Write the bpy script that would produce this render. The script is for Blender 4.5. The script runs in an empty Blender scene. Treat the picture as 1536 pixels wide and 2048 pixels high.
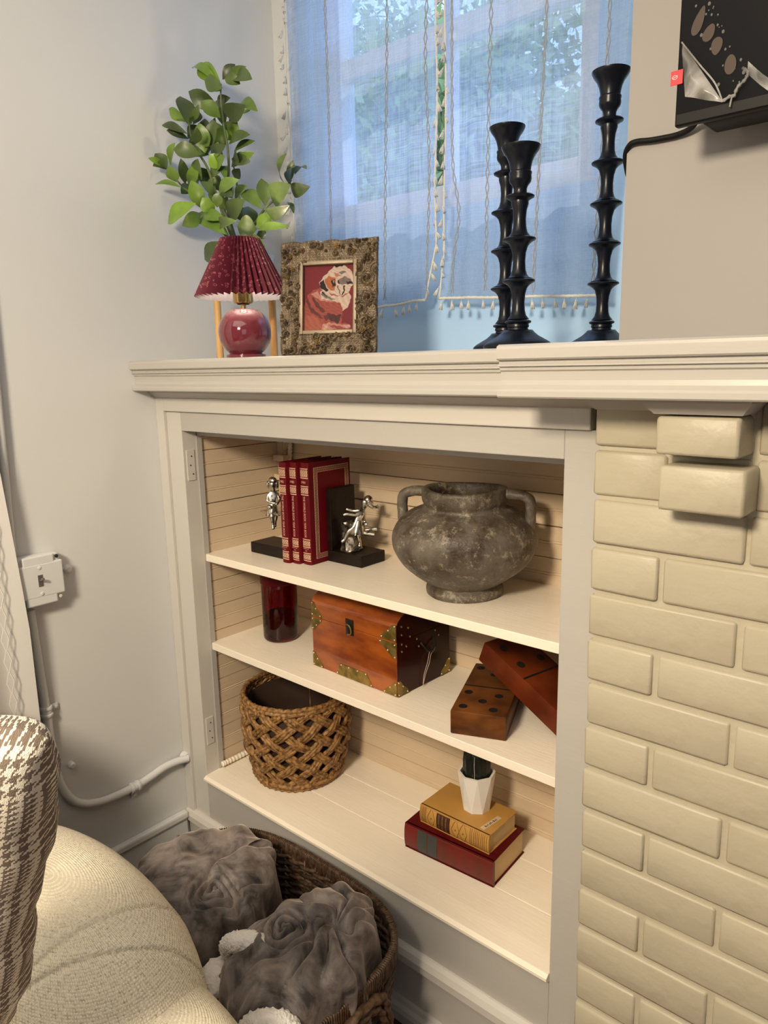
import bpy, bmesh, math, random
import numpy as np
from mathutils import Matrix, Vector
random.seed(7); rng = np.random.default_rng(7)
scn = bpy.context.scene; COL = scn.collection
PI = math.pi

# ------------------------------------------------------------------ camera
F_PX = 1461.27
CAM = Vector((0.4819, -0.93203, 0.16373))
AX = ((0.75524827, 0.65514982, -0.01946176), (0.11470186, -0.16134477, -0.98020985), (-0.64532436, 0.73806949, -0.19700226))
cd = bpy.data.cameras.new('camera'); cam = bpy.data.objects.new('camera', cd); COL.objects.link(cam)
cd.sensor_fit = 'VERTICAL'; cd.sensor_height = 36.0; cd.lens = 36.0 * F_PX / 2048.0
cd.clip_start = 0.02
cam.matrix_world = Matrix(((AX[0][0], -AX[1][0], -AX[2][0], CAM.x), (AX[0][1], -AX[1][1], -AX[2][1], CAM.y), (AX[0][2], -AX[1][2], -AX[2][2], CAM.z), (0, 0, 0, 1)))
scn.camera = cam

# ------------------------------------------------------------------ world, lights, exposure
scn.view_settings.view_transform = 'Standard'; scn.view_settings.look = 'None'
scn.view_settings.exposure = 0.0; scn.view_settings.gamma = 1.0
scn.view_settings.use_curve_mapping = False
w = bpy.data.worlds.new('sky'); scn.world = w; w.use_nodes = True
nt = w.node_tree; bg = nt.nodes['Background']
tc = nt.nodes.new('ShaderNodeTexCoord'); sep = nt.nodes.new('ShaderNodeSeparateXYZ'); rmp = nt.nodes.new('ShaderNodeValToRGB')
nt.links.new(tc.outputs['Generated'], sep.inputs[0]); nt.links.new(sep.outputs['Z'], rmp.inputs[0]); nt.links.new(rmp.outputs[0], bg.inputs[0])
rmp.color_ramp.elements[0].color = (0.38, 0.56, 0.94, 1); rmp.color_ramp.elements[1].color = (0.20, 0.42, 1.0, 1)
bg.inputs[1].default_value = 2.9

def area(name, loc, target, sx, sy, power, color):
    ld = bpy.data.lights.new(name, 'AREA'); ld.shape = 'RECTANGLE'; ld.size = sx; ld.size_y = sy; ld.energy = power; ld.color = color
    o = bpy.data.objects.new(name, ld); COL.objects.link(o); o.location = loc
    o.rotation_euler = (Vector(target) - Vector(loc)).to_track_quat('-Z', 'Y').to_euler()
    return o
area('ceiling_fill', (-0.15, -1.5, 1.30), (-0.15, -1.5, 0), 1.5, 1.6, 15, (1, 0.92, 0.80))  # broad unseen fill panel standing in for the room's lamps
area('pendant_lamp', (0.12, -1.75, 0.80), (-0.35, -0.35, -1.0), 0.30, 0.30, 47, (1, 0.84, 0.62))
area('cool_right_fill', (1.9, -2.2, 0.35), (-0.6, 0.2, 0.1), 1.3, 1.3, 5, (0.93, 0.96, 1.0))  # added cool fill from the right, source unseen
sd = bpy.data.lights.new('sun', 'SUN'); sd.energy = 2.0; sd.angle = 0.01; sd.color = (1, 0.93, 0.8)
so = bpy.data.objects.new('sun', sd); COL.objects.link(so); so.rotation_euler = (math.radians(38), 0, math.radians(-150))

# ------------------------------------------------------------------ materials
M = {}
def new_mat(name):
    m = bpy.data.materials.new(name); m.use_nodes = True
    n = m.node_tree.nodes; l = m.node_tree.links
    return m, n, l, n['Principled BSDF']
def N(n, t, **k):
    x = n.new(t)
    for a, v in k.items():
        if a.startswith('i_'): x.inputs[a[2:]].default_value = v
        else: setattr(x, a, v)
    return x
def c4(c): return (c[0], c[1], c[2], 1)
def mat(name, col, rough=0.5, metal=0.0, bump=0.0, bscale=40.0, var=0.0, vscale=8.0, col2=None, stretch=(1, 1, 1), coat=0.0, sheen=0.0, bdist=0.002, spec=None, trans=0.0, ior=1.45, lo=0.35, hi=0.65, detail=4):
    m, n, l, b = new_mat(name)
    b.inputs['Base Color'].default_value = c4(col); b.inputs['Roughness'].default_value = rough; b.inputs['Metallic'].default_value = metal
    b.inputs['Coat Weight'].default_value = coat; b.inputs['Sheen Weight'].default_value = sheen
    b.inputs['Transmission Weight'].default_value = trans; b.inputs['IOR'].default_value = ior
    if spec is not None: b.inputs['Specular IOR Level'].default_value = spec
    t = N(n, 'ShaderNodeTexCoord'); mp = N(n, 'ShaderNodeMapping'); mp.inputs['Scale'].default_value = stretch
    l.new(t.outputs['Object'], mp.inputs[0])
    if var > 0 or col2 is not None:
        no = N(n, 'ShaderNodeTexNoise', i_Scale=vscale, i_Detail=detail); l.new(mp.outputs[0], no.inputs['Vector'])
        r = N(n, 'ShaderNodeValToRGB'); l.new(no.outputs[0], r.inputs[0])
        r.color_ramp.elements[0].position = lo; r.color_ramp.elements[1].position = hi
        c2 = col2 if col2 is not None else tuple(max(0, x * (1 - var)) for x in col)
        r.color_ramp.elements[0].color = c4(c2); r.color_ramp.elements[1].color = c4(col)
        l.new(r.outputs[0], b.inputs['Base Color'])
    if bump > 0:
        nb = N(n, 'ShaderNodeTexNoise', i_Scale=bscale, i_Detail=5.0); l.new(mp.outputs[0], nb.inputs['Vector'])
        bu = N(n, 'ShaderNodeBump', i_Strength=bump, i_Distance=bdist); l.new(nb.outputs[0], bu.inputs['Height']); l.new(bu.outputs[0], b.inputs['Normal'])
    M[name] = m; return m
mat('alcove_daylit', (0.46, 0.70, 1.0), 0.45, bump=0.25, bscale=14)  # wall paint with the window's blue daylight cast put into its colour
mat('wall_paint', (0.68, 0.69, 0.69), 0.45, bump=0.25, bscale=14, var=0.02, vscale=2)
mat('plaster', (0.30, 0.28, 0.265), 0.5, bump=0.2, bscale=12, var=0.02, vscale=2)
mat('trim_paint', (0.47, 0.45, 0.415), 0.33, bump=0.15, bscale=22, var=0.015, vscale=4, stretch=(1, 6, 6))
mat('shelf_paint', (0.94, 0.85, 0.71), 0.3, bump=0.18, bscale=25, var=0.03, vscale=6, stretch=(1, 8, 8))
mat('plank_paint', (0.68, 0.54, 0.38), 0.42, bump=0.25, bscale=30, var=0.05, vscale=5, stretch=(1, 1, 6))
mat('brick_paint', (0.47, 0.425, 0.32), 0.42, bump=0.6, bscale=26, bdist=0.004, var=0.04, vscale=5)
mat('mortar_paint', (0.47, 0.425, 0.32), 0.5, bump=0.7, bscale=45, bdist=0.003)
mat('floor_wood', (0.12, 0.035, 0.02), 0.35, var=0.5, vscale=6, stretch=(1, 8, 1))
mat('ceiling_paint', (0.82, 0.80, 0.76), 0.7)
mat('candle_black', (0.004, 0.006, 0.012), 0.30, bump=0.05, bscale=30, spec=0.4)
mat('tv_black', (0.006, 0.006, 0.008), 0.45, spec=0.15)
mat('cable_black', (0.006, 0.006, 0.006), 0.5, spec=0.2)
mat('burgundy_gloss', (0.15, 0.022, 0.034), 0.08, coat=1.0)
mat('brass', (0.62, 0.42, 0.16), 0.22, metal=1.0)
mat('dowel_wood', (0.72, 0.42, 0.16), 0.45, var=0.2, vscale=10, stretch=(8, 8, 1))
mat('white_ceramic', (0.82, 0.79, 0.74), 0.3)
mat('pot_dark', (0.05, 0.05, 0.05), 0.6)
mat('book_cloth', (0.11, 0.002, 0.006), 0.42, spec=0.25, bump=0.15, bscale=400, bdist=0.0004)
mat('page_dark', (0.075, 0.018, 0.02), 0.6, bump=0.2, bscale=300, stretch=(6, 0.1, 0.1))
mat('gold_print', (0.82, 0.50, 0.36), 0.35, metal=0.2)
mat('bookend_base', (0.014, 0.008, 0.006), 0.38, spec=0.25, bump=0.2, bscale=20, var=0.4, vscale=12, stretch=(1, 6, 6))
mat('silver', (0.70, 0.66, 0.58), 0.30, metal=1.0, bump=0.35, bscale=320, bdist=0.0008, col2=(0.06, 0.055, 0.045), vscale=110, lo=0.34, hi=0.50)
mat('silver_dark', (0.22, 0.20, 0.17), 0.4, metal=0.9, bump=0.5, bscale=200, bdist=0.001, col2=(0.03, 0.026, 0.02), vscale=120, lo=0.36, hi=0.56)
mat('urn', (0.20, 0.18, 0.145), 0.5, bump=0.9, bscale=55, bdist=0.004, detail=8)
mat('chest_wood', (0.36, 0.088, 0.009), 0.2, coat=0.7, col2=(0.13, 0.018, 0.004), vscale=9, stretch=(1, 1, 3), lo=0.3, hi=0.62)
mat('chest_dark', (0.035, 0.004, 0.002), 0.25, spec=0.3, coat=0.08, col2=(0.015, 0.002, 0.001), vscale=6)
mat('aged_brass', (0.36, 0.25, 0.07), 0.42, metal=0.75, bump=0.3, bscale=120, col2=(0.16, 0.12, 0.03), vscale=60)
mat('stud_brass', (0.75, 0.58, 0.36), 0.25, metal=0.9)
mat('iron_dark', (0.03, 0.025, 0.022), 0.4, metal=0.7)
mat('string_tan', (0.55, 0.42, 0.35), 0.8)
mat('domino_wood', (0.16, 0.055, 0.012), 0.42, spec=0.2, bump=0.3, bscale=30, col2=(0.045, 0.014, 0.005), vscale=14, stretch=(1, 1, 2), lo=0.3, hi=0.62)
mat('domino_red', (0.15, 0.028, 0.006), 0.42, spec=0.2, bump=0.2, bscale=30, col2=(0.065, 0.010, 0.003), vscale=12)
mat('pip_black', (0.005, 0.004, 0.004), 0.6)
mat('rattan', (0.42, 0.225, 0.075), 0.55, bump=0.5, bscale=300, col2=(0.115, 0.05, 0.014), vscale=120, stretch=(1, 1, 1))
mat('rattan_inner', (0.035, 0.016, 0.008), 0.8)
mat('dark_wicker', (0.075, 0.042, 0.022), 0.5, bump=0.4, bscale=250, col2=(0.022, 0.012, 0.007), vscale=110)
mat('dark_wicker_brown', (0.13, 0.075, 0.042), 0.5, bump=0.4, bscale=250, col2=(0.05, 0.027, 0.015), vscale=110)
mat('yellow_cloth', (0.50, 0.265, 0.062), 0.55, bump=0.15, bscale=500, bdist=0.0004, var=0.12, vscale=14)
mat('brown_print', (0.19, 0.085, 0.02), 0.6)
mat('label_brown', (0.055, 0.018, 0.012), 0.5)
mat('red_spine', (0.155, 0.012, 0.008), 0.42, col2=(0.10, 0.018, 0.008), vscale=16, stretch=(3, 1, 0.6))
mat('red_cover', (0.085, 0.002, 0.004), 0.4, spec=0.25)
mat('label_slate', (0.045, 0.05, 0.045), 0.45)
mat('paper', (0.66, 0.48, 0.25), 0.7, bump=0.3, bscale=260, stretch=(0.15, 0.15, 7), bdist=0.001)
mat('sticker', (0.60, 0.45, 0.28), 0.5)
mat('succulent', (0.008, 0.012, 0.008), 0.35, bump=0.4, bscale=80)
mat('frame_bronze', (0.17, 0.125, 0.078), 0.40, metal=0.3, bump=0.5, bscale=160, bdist=0.0015, col2=(0.075, 0.052, 0.03), vscale=60, lo=0.36, hi=0.6)
mat('frame_gold', (0.40, 0.25, 0.08), 0.35, metal=0.6, bump=0.5, bscale=100)
mat('frame_lip', (0.27, 0.215, 0.15), 0.45, metal=0.3, bump=0.3, bscale=90)
mat('sherpa', (1.0, 0.97, 0.92), 0.95, bump=1.0, bscale=160, bdist=0.006, sheen=0.4)
mat('linen', (0.60, 0.585, 0.56), 0.9, bump=0.4, bscale=250, bdist=0.001)
mat('stitching', (0.36, 0.37, 0.40), 0.85)
mat('tassel', (0.72, 0.72, 0.69), 0.85)
mat('red_tab', (0.75, 0.02, 0.03), 0.4)
mat('white_print', (0.85, 0.85, 0.85), 0.5)
mat('trim_paint_bright', (0.60, 0.575, 0.53), 0.35, bump=0.15, bscale=22, stretch=(6, 6, 1))  # lighter copy of the trim paint, extra brightness put into the colour
mat('hinge_paint', (0.62, 0.59, 0.55), 0.35)
mat('screw_dark', (0.02, 0.018, 0.015), 0.5)
mat('switch_metal', (0.25, 0.24, 0.23), 0.3, metal=0.8)
mat('bark', (0.05, 0.04, 0.03), 0.9)
mat('tree_leaf', (0.38, 0.46, 0.14), 0.6)
mat('lawn', (0.12, 0.22, 0.05), 0.9, var=0.4, vscale=3)
mat('siding', (0.75, 0.72, 0.66), 0.6)
mat('roof', (0.12, 0.11, 0.11), 0.8)
mat('window_trim', (0.80, 0.80, 0.78), 0.4)
mat('bubble_print', (0.085, 0.066, 0.055), 0.5, spec=0.1)
mat('drop_print', (0.13, 0.13, 0.13), 0.5, spec=0.1)

# urn: rubbed metallic clay
def urn_mat():
    m = M['urn']; n = m.node_tree.nodes; l = m.node_tree.links; b = n['Principled BSDF']
    t = N(n, 'ShaderNodeTexCoord')
    a = N(n, 'ShaderNodeTexNoise', i_Scale=14.0, i_Detail=8.0, i_Roughness=0.65); l.new(t.outputs['Object'], a.inputs['Vector'])
    r = N(n, 'ShaderNodeValToRGB'); l.new(a.outputs[0], r.inputs[0]); e = r.color_ramp.elements
    e[0].position = 0.36; e[0].color = (0.04, 0.022, 0.012, 1); e[1].position = 0.72; e[1].color = (0.17, 0.145, 0.115, 1)
    k = r.color_ramp.elements.new(0.52); k.color = (0.10, 0.083, 0.062, 1)
    s = N(n, 'ShaderNodeTexNoise', i_Scale=40.0, i_Detail=10.0, i_Roughness=0.85); l.new(t.outputs['Object'], s.inputs['Vector'])
    r2 = N(n, 'ShaderNodeValToRGB'); l.new(s.outputs[0], r2.inputs[0]); r2.color_ramp.elements[0].position = 0.53; r2.color_ramp.elements[1].position = 0.68
    mx = N(n, 'ShaderNodeMix', data_type='RGBA'); l.new(r2.outputs[0], mx.inputs['Factor']); l.new(r.outputs[0], mx.inputs['A']); mx.inputs['B'].default_value = (0.46, 0.40, 0.29, 1)
    l.new(mx.outputs['Result'], b.inputs['Base Color']); b.inputs['Roughness'].default_value = 0.5; b.inputs['Metallic'].default_value = 0.0
urn_mat()

# leaves
def leaf_mat():
    m, n, l, b = new_mat('leaf'); M['leaf'] = m
    oi = N(n, 'ShaderNodeObjectInfo'); r = N(n, 'ShaderNodeValToRGB'); l.new(oi.outputs['Random'], r.inputs[0]); e = r.color_ramp.elements
    e[0].color = (0.055, 0.085, 0.028, 1); e[1].color = (0.24, 0.42, 0.045, 1)
    k = e.new(0.45); k.color = (0.105, 0.17, 0.04, 1); k = e.new(0.75); k.color = (0.15, 0.26, 0.045, 1)
    t = N(n, 'ShaderNodeTexCoord'); no = N(n, 'ShaderNodeTexNoise', i_Scale=35.0); l.new(t.outputs['Object'], no.inputs['Vector'])
    mx = N(n, 'ShaderNodeMix', data_type='RGBA', blend_type='MULTIPLY'); mx.inputs['Factor'].default_value = 0.5
    l.new(r.outputs[0], mx.inputs['A']); l.new(no.outputs[0], mx.inputs['B']); l.new(mx.outputs['Result'], b.inputs['Base Color'])
    b.inputs['Roughness'].default_value = 0.38; b.inputs['Subsurface Weight'].default_value = 0.0
mat('stem_green', (0.10, 0.13, 0.05), 0.6); leaf_mat()

# velvet
def velvet():
    m, n, l, b = new_mat('velvet'); M['velvet'] = m
    t = N(n, 'ShaderNodeTexCoord'); no = N(n, 'ShaderNodeTexNoise', i_Scale=16.0, i_Detail=6.0, i_Roughness=0.6, i_Distortion=0.6); l.new(t.outputs['Object'], no.inputs['Vector'])
    r = N(n, 'ShaderNodeValToRGB'); l.new(no.outputs[0], r.inputs[0]); e = r.color_ramp.elements
    e[0].position = 0.36; e[0].color = (0.034, 0.029, 0.029, 1); e[1].position = 0.64; e[1].color = (0.30, 0.255, 0.235, 1)
    l.new(r.outputs[0], b.inputs['Base Color']); b.inputs['Roughness'].default_value = 0.6
    b.inputs['Sheen Weight'].default_value = 0.8; b.inputs['Sheen Roughness'].default_value = 0.35; b.inputs['Sheen Tint'].default_value = (0.9, 0.78, 0.7, 1)
    nb = N(n, 'ShaderNodeTexNoise', i_Scale=60.0, i_Detail=4.0); l.new(t.outputs['Object'], nb.inputs['Vector'])
    bu = N(n, 'ShaderNodeBump', i_Strength=0.25, i_Distance=0.003); l.new(nb.outputs[0], bu.inputs['Height']); l.new(bu.outputs[0], b.inputs['Normal'])
velvet()

# woven upholstery (uv driven)
def weave(name, ca, cb, nu, nv, bump=0.5, band=0.12):
    m, n, l, b = new_mat(name); M[name] = m
    uv = N(n, 'ShaderNodeTexCoord'); mp = N(n, 'ShaderNodeMapping'); mp.inputs['Scale'].default_value = (nu, nv, 1); l.new(uv.outputs['UV'], mp.inputs[0])
    nd = N(n, 'ShaderNodeTexNoise', i_Scale=0.35, i_Detail=2.0); l.new(mp.outputs[0], nd.inputs['Vector'])
    ad = N(n, 'ShaderNodeMix', data_type='VECTOR'); ad.inputs['Factor'].default_value = 0.04
    l.new(mp.outputs[0], ad.inputs[4]); l.new(nd.outputs['Color'], ad.inputs[5])
    ck = N(n, 'ShaderNodeTexWave', i_Scale=0.318, i_Distortion=1.2, bands_direction='X'); ck.inputs['Detail'].default_value = 2; l.new(mp.outputs[0], ck.inputs['Vector'])
    ck2 = N(n, 'ShaderNodeTexWave', i_Scale=0.318, i_Distortion=1.2, bands_direction='Y'); l.new(mp.outputs[0], ck2.inputs['Vector'])
    mul = N(n, 'ShaderNodeMath', operation='MULTIPLY'); l.new(ck.outputs[1], mul.inputs[0]); l.new(ck2.outputs[1], mul.inputs[1])
    no = N(n, 'ShaderNodeTexNoise', i_Scale=0.7, i_Detail=4.0, i_Roughness=0.85); l.new(mp.outputs[0], no.inputs['Vector'])
    ad2 = N(n, 'ShaderNodeMath', operation='MULTIPLY_ADD'); ad2.inputs[1].default_value = 0.55; l.new(mul.outputs[0], ad2.inputs[0]); l.new(no.outputs[0], ad2.inputs[2])
    r = N(n, 'ShaderNodeValToRGB'); l.new(ad2.outputs[0], r.inputs[0]); e = r.color_ramp.elements
    e[0].position = 0.34; e[0].color = c4(ca); e[1].position = 0.60; e[1].color = c4(cb)
    l.new(r.outputs[0], b.inputs['Base Color']); b.inputs['Roughness'].default_value = 0.9
    bu = N(n, 'ShaderNodeBump', i_Strength=bump, i_Distance=0.0015); l.new(mul.outputs[0], bu.inputs['Height']); l.new(bu.outputs[0], b.inputs['Normal'])
weave('sofa_weave', (0.30, 0.25, 0.17), (0.86, 0.79, 0.63), 260, 130, 0.6)
weave('grey_weave', (0.12, 0.10, 0.08), (0.42, 0.37, 0.30), 260, 260)

def houndstooth():
    m, n, l, b = new_mat('houndstooth'); M['houndstooth'] = m
    uv = N(n, 'ShaderNodeTexCoord'); mp = N(n, 'ShaderNodeMapping'); l.new(uv.outputs['UV'], mp.inputs[0]); mp.inputs['Scale'].default_value = (205, 315, 1)
    no = N(n, 'ShaderNodeTexNoise', i_Scale=0.5, i_Detail=3.0); l.new(mp.outputs[0], no.inputs['Vector'])
    mx = N(n, 'ShaderNodeVectorMath', operation='MULTIPLY_ADD'); l.new(no.outputs['Color'], mx.inputs[0]); mx.inputs[1].default_value = (1.3, 1.3, 0); l.new(mp.outputs[0], mx.inputs[2])
    s = N(n, 'ShaderNodeSeparateXYZ'); l.new(mx.outputs[0], s.inputs[0])
    def mth(op, a, bb=None, c=None):
        x = N(n, 'ShaderNodeMath', operation=op)
        for i, v in enumerate((a, bb, c)):
            if v is None: continue
            if isinstance(v, (int, float)): x.inputs[i].default_value = v
            else: l.new(v, x.inputs[i])
        return x.outputs[0]
    i = mth('FLOOR', s.outputs[0]); j = mth('FLOOR', s.outputs[1])
    wi = mth('LESS_THAN', mth('FLOORED_MODULO', i, 8.0), 4.0); wj = mth('LESS_THAN', mth('FLOORED_MODULO', j, 8.0), 4.0)
    # plaid: in alternating broad bands the thread repeat halves
    wi2 = mth('LESS_THAN', mth('FLOORED_MODULO', i, 4.0), 2.0); wj2 = mth('LESS_THAN', mth('FLOORED_MODULO', j, 4.0), 2.0)
    bi = mth('LESS_THAN', mth('FLOORED_MODULO', i, 56.0), 32.0); bj = mth('LESS_THAN', mth('FLOORED_MODULO', j, 56.0), 32.0)
    def sel(f, a, c): return mth('ADD', mth('MULTIPLY', f, a), mth('MULTIPLY', mth('SUBTRACT', 1.0, f), c))
    WI = sel(bi, wi, wi2); WJ = sel(bj, wj, wj2)
    tw = mth('LESS_THAN', mth('FLOORED_MODULO', mth('SUBTRACT', i, j), 4.0), 2.0)
    v = sel(tw, WI, WJ)
    n2 = N(n, 'ShaderNodeTexNoise', i_Scale=1.3, i_Detail=3.0); l.new(mp.outputs[0], n2.inputs['Vector'])
    v = mth('MULTIPLY_ADD', mth('SUBTRACT', n2.outputs[0], 0.5), 1.3, v)
    r = N(n, 'ShaderNodeValToRGB'); l.new(v, r.inputs[0]); e = r.color_ramp.elements
    e[0].position = 0.25; e[0].color = (0.84, 0.78, 0.66, 1); e[1].position = 0.8; e[1].color = (0.20, 0.155, 0.12, 1)
    l.new(r.outputs[0], b.inputs['Base Color']); b.inputs['Roughness'].default_value = 0.95
    bu = N(n, 'ShaderNodeBump', i_Strength=0.6, i_Distance=0.003); l.new(n2.outputs[0], bu.inputs['Height']); l.new(bu.outputs[0], b.inputs['Normal'])
houndstooth()

def gauze(name, opacity):
    m, n, l, b = new_mat(name); M[name] = m
    n.remove(b); out = n['Material Output']
    t = N(n, 'ShaderNodeTexCoord')
    def thr(sc, s):
        mp = N(n, 'ShaderNodeMapping'); mp.inputs['Scale'].default_value = sc; l.new(t.outputs['Object'], mp.inputs[0])
        x = N(n, 'ShaderNodeTexNoise', i_Scale=s, i_Detail=3.0, i_Roughness=0.7); l.new(mp.outputs[0], x.inputs['Vector']); return x.outputs[0]
    a = thr((260, 260, 9), 1.0); c = thr((9, 9, 300), 1.0); d = thr((3, 3, 3), 1.0)
    ad = N(n, 'ShaderNodeMath', operation='ADD'); l.new(a, ad.inputs[0]); l.new(c, ad.inputs[1])
    ad2 = N(n, 'ShaderNodeMath', operation='MULTIPLY_ADD'); l.new(d, ad2.inputs[0]); ad2.inputs[1].default_value = 0.4; l.new(ad.outputs[0], ad2.inputs[2])
    mr = N(n, 'ShaderNodeMapRange'); l.new(ad2.outputs[0], mr.inputs[0]); mr.inputs[1].default_value = 0.85; mr.inputs[2].default_value = 1.45
    mr.inputs[3].default_value = max(0, opacity - 0.28); mr.inputs[4].default_value = min(1, opacity + 0.24)
    df = N(n, 'ShaderNodeBsdfDiffuse'); df.inputs[0].default_value = (0.42, 0.53, 0.74, 1)  # white gauze, with the sky's blue put into both cloth colours
    tr = N(n, 'ShaderNodeBsdfTranslucent'); tr.inputs[0].default_value = (0.62, 0.74, 0.92, 1)
    tp = N(n, 'ShaderNodeBsdfTransparent')
    m1 = N(n, 'ShaderNodeMixShader'); m1.inputs[0].default_value = 0.6; l.new(df.outputs[0], m1.inputs[1]); l.new(tr.outputs[0], m1.inputs[2])
    m2 = N(n, 'ShaderNodeMixShader'); l.new(mr.outputs[0], m2.inputs[0]); l.new(tp.outputs[0], m2.inputs[1]); l.new(m1.outputs[0], m2.inputs[2])
    l.new(m2.outputs[0], out.inputs[0])
gauze('gauze', 0.64)

def glassy(name, col, rough=0.0, alpha_mix=0.0, ior=1.45):
    m, n, l, b = new_mat(name); M[name] = m
    b.inputs['Base Color'].default_value = c4(col); b.inputs['Transmission Weight'].default_value = 1.0; b.inputs['Roughness'].default_value = rough; b.inputs['IOR'].default_value = ior
glassy('amber_glass', (0.42, 0.012, 0.008), 0.02)
def pane_mat(name, op, tint=(1, 1, 1)):
    m, n, l, b = new_mat(name); M[name] = m; out = n['Material Output']; n.remove(b)
    g = N(n, 'ShaderNodeBsdfGlossy'); g.inputs['Roughness'].default_value = 0.04
    tp = N(n, 'ShaderNodeBsdfTransparent'); tp.inputs[0].default_value = c4(tint)
    x = N(n, 'ShaderNodeMixShader'); x.inputs[0].default_value = op; l.new(tp.outputs[0], x.inputs[1]); l.new(g.outputs[0], x.inputs[2]); l.new(x.outputs[0], out.inputs[0])
pane_mat('window_glass', 0.05)
def film_mat():
    m, n, l, b = new_mat('film'); M['film'] = m; out = n['Material Output']
    b.inputs['Base Color'].default_value = (0.45, 0.44, 0.42, 1); b.inputs['Roughness'].default_value = 0.25
    t = N(n, 'ShaderNodeTexCoord'); no = N(n, 'ShaderNodeTexNoise', i_Scale=22.0, i_Detail=6.0, i_Distortion=1.5); l.new(t.outputs['Object'], no.inputs['Vector'])
    mr = N(n, 'ShaderNodeMapRange'); l.new(no.outputs[0], mr.inputs[0]); mr.inputs[1].default_value = 0.35; mr.inputs[2].default_value = 0.75; mr.inputs[3].default_value = 0.15; mr.inputs[4].default_value = 0.9
    tp = N(n, 'ShaderNodeBsdfTransparent'); x = N(n, 'ShaderNodeMixShader'); l.new(mr.outputs[0], x.inputs[0]); l.new(tp.outputs[0], x.inputs[1]); l.new(b.outputs[0], x.inputs[2]); l.new(x.outputs[0], out.inputs[0])
film_mat()

def shade_mat():
    m, n, l, b = new_mat('shade_fabric'); M['shade_fabric'] = m
    uv = N(n, 'ShaderNodeTexCoord'); mp = N(n, 'ShaderNodeMapping'); mp.inputs['Scale'].default_value = (84, 15, 1); l.new(uv.outputs['UV'], mp.inputs[0])
    vo = N(n, 'ShaderNodeTexVoronoi', i_Scale=1.0); l.new(mp.outputs[0], vo.inputs['Vector'])
    r = N(n, 'ShaderNodeValToRGB'); l.new(vo.outputs['Distance'], r.inputs[0]); e = r.color_ramp.elements
    base = (0.115, 0.006, 0.022, 1); pk = (0.38, 0.10, 0.14, 1)
    e[0].position = 0.0; e[0].color = base; e[1].position = 1.0; e[1].color = base
    for p, c in ((0.17, base), (0.22, pk), (0.29, pk), (0.33, base)):
        k = e.new(p); k.color = c
    geo = N(n, 'ShaderNodeNewGeometry'); mx = N(n, 'ShaderNodeMix', data_type='RGBA'); l.new(geo.outputs['Backfacing'], mx.inputs['Factor']); l.new(r.outputs[0], mx.inputs['A']); mx.inputs['B'].default_value = (0.62, 0.60, 0.66, 1)
    l.new(mx.outputs['Result'], b.inputs['Base Color']); b.inputs['Roughness'].default_value = 0.7
shade_mat()
def motif_mat(name, ca, cb, sc=500):
    m, n, l, b = new_mat(name); M[name] = m
    t = N(n, 'ShaderNodeTexCoord'); mg = N(n, 'ShaderNodeTexMagic', turbulence_depth=3); mg.inputs['Scale'].default_value = sc; mg.inputs['Distortion'].default_value = 1.6; l.new(t.outputs['Object'], mg.inputs['Vector'])
    r = N(n, 'ShaderNodeValToRGB'); l.new(mg.outputs[1], r.inputs[0]); e = r.color_ramp.elements
    e[0].position = 0.42; e[0].color = c4(ca); e[1].position = 0.55; e[1].color = c4(cb)
    l.new(r.outputs[0], b.inputs['Base Color']); b.inputs['Roughness'].default_value = 0.4
motif_mat('gold_motif', (0.11, 0.012, 0.01), (0.72, 0.48, 0.32), 190)
motif_mat('gold_lace', (0.085, 0.006, 0.006), (0.34, 0.19, 0.11), 170)
def paint_mat():
    m, n, l, b = new_mat('portrait_print'); M['portrait_print'] = m
    a = N(n, 'ShaderNodeVertexColor'); a.layer_name = 'print'; l.new(a.outputs[0], b.inputs['Base Color']); b.inputs['Roughness'].default_value = 0.5; b.inputs['Specular IOR Level'].default_value = 0.1
paint_mat()

# ------------------------------------------------------------------ object helpers
def wloc(o):
    v = Vector((0, 0, 0))
    while o is not None: v += o.location; o = o.parent
    return v
def tagit(o, label=None, cat=None, group=None, kind=None):
    if label: o['label'] = label
    if cat: o['category'] = cat
    if group: o['group'] = group
    if kind: o['kind'] = kind
    return o
def thing(name, loc, label, cat, group=None):
    o = bpy.data.objects.new(name, None); COL.objects.link(o); o.location = loc; o.empty_display_size = 0.05
    return tagit(o, label, cat, group)
def to_mesh(name, V, F, m, smooth=False, sharp=40):
    me = bpy.data.meshes.new(name); me.from_pydata([tuple(v) for v in V], [], [tuple(f) for f in F]); me.update()
    if isinstance(m, str): m = M[m]
    me.materials.append(m)
    if smooth:
        me.polygons.foreach_set('use_smooth', [True] * len(me.polygons))
        if sharp: me.set_sharp_from_angle(angle=math.radians(sharp))
    return me
def part(name, geo, m, parent=None, smooth=False, sharp=40, label=None, cat=None, group=None, kind=None):
    """world-space geometry -> one mesh object (vertices stored relative to the parent chain)"""
    V, F = geo; V = np.asarray(V, float).reshape(-1, 3)
    if parent is not None: off = wloc(parent)
    else: off = Vector(((V[:, 0].min() + V[:, 0].max()) / 2, (V[:, 1].min() + V[:, 1].max()) / 2, V[:, 2].min()))
    me = to_mesh(name, V - np.array(off), F, m, smooth, sharp)
    o = bpy.data.objects.new(name, me); COL.objects.link(o)
    if parent is not None: o.parent = parent
    else: o.location = off
    return tagit(o, label, cat, group, kind)
def join(*gs):
    V = []; F = []; k = 0
    for v, f in gs:
        v = np.asarray(v, float).reshape(-1, 3); V.append(v); F += [tuple(i + k for i in q) for q in f]; k += len(v)
    return np.concatenate(V), F
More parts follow.
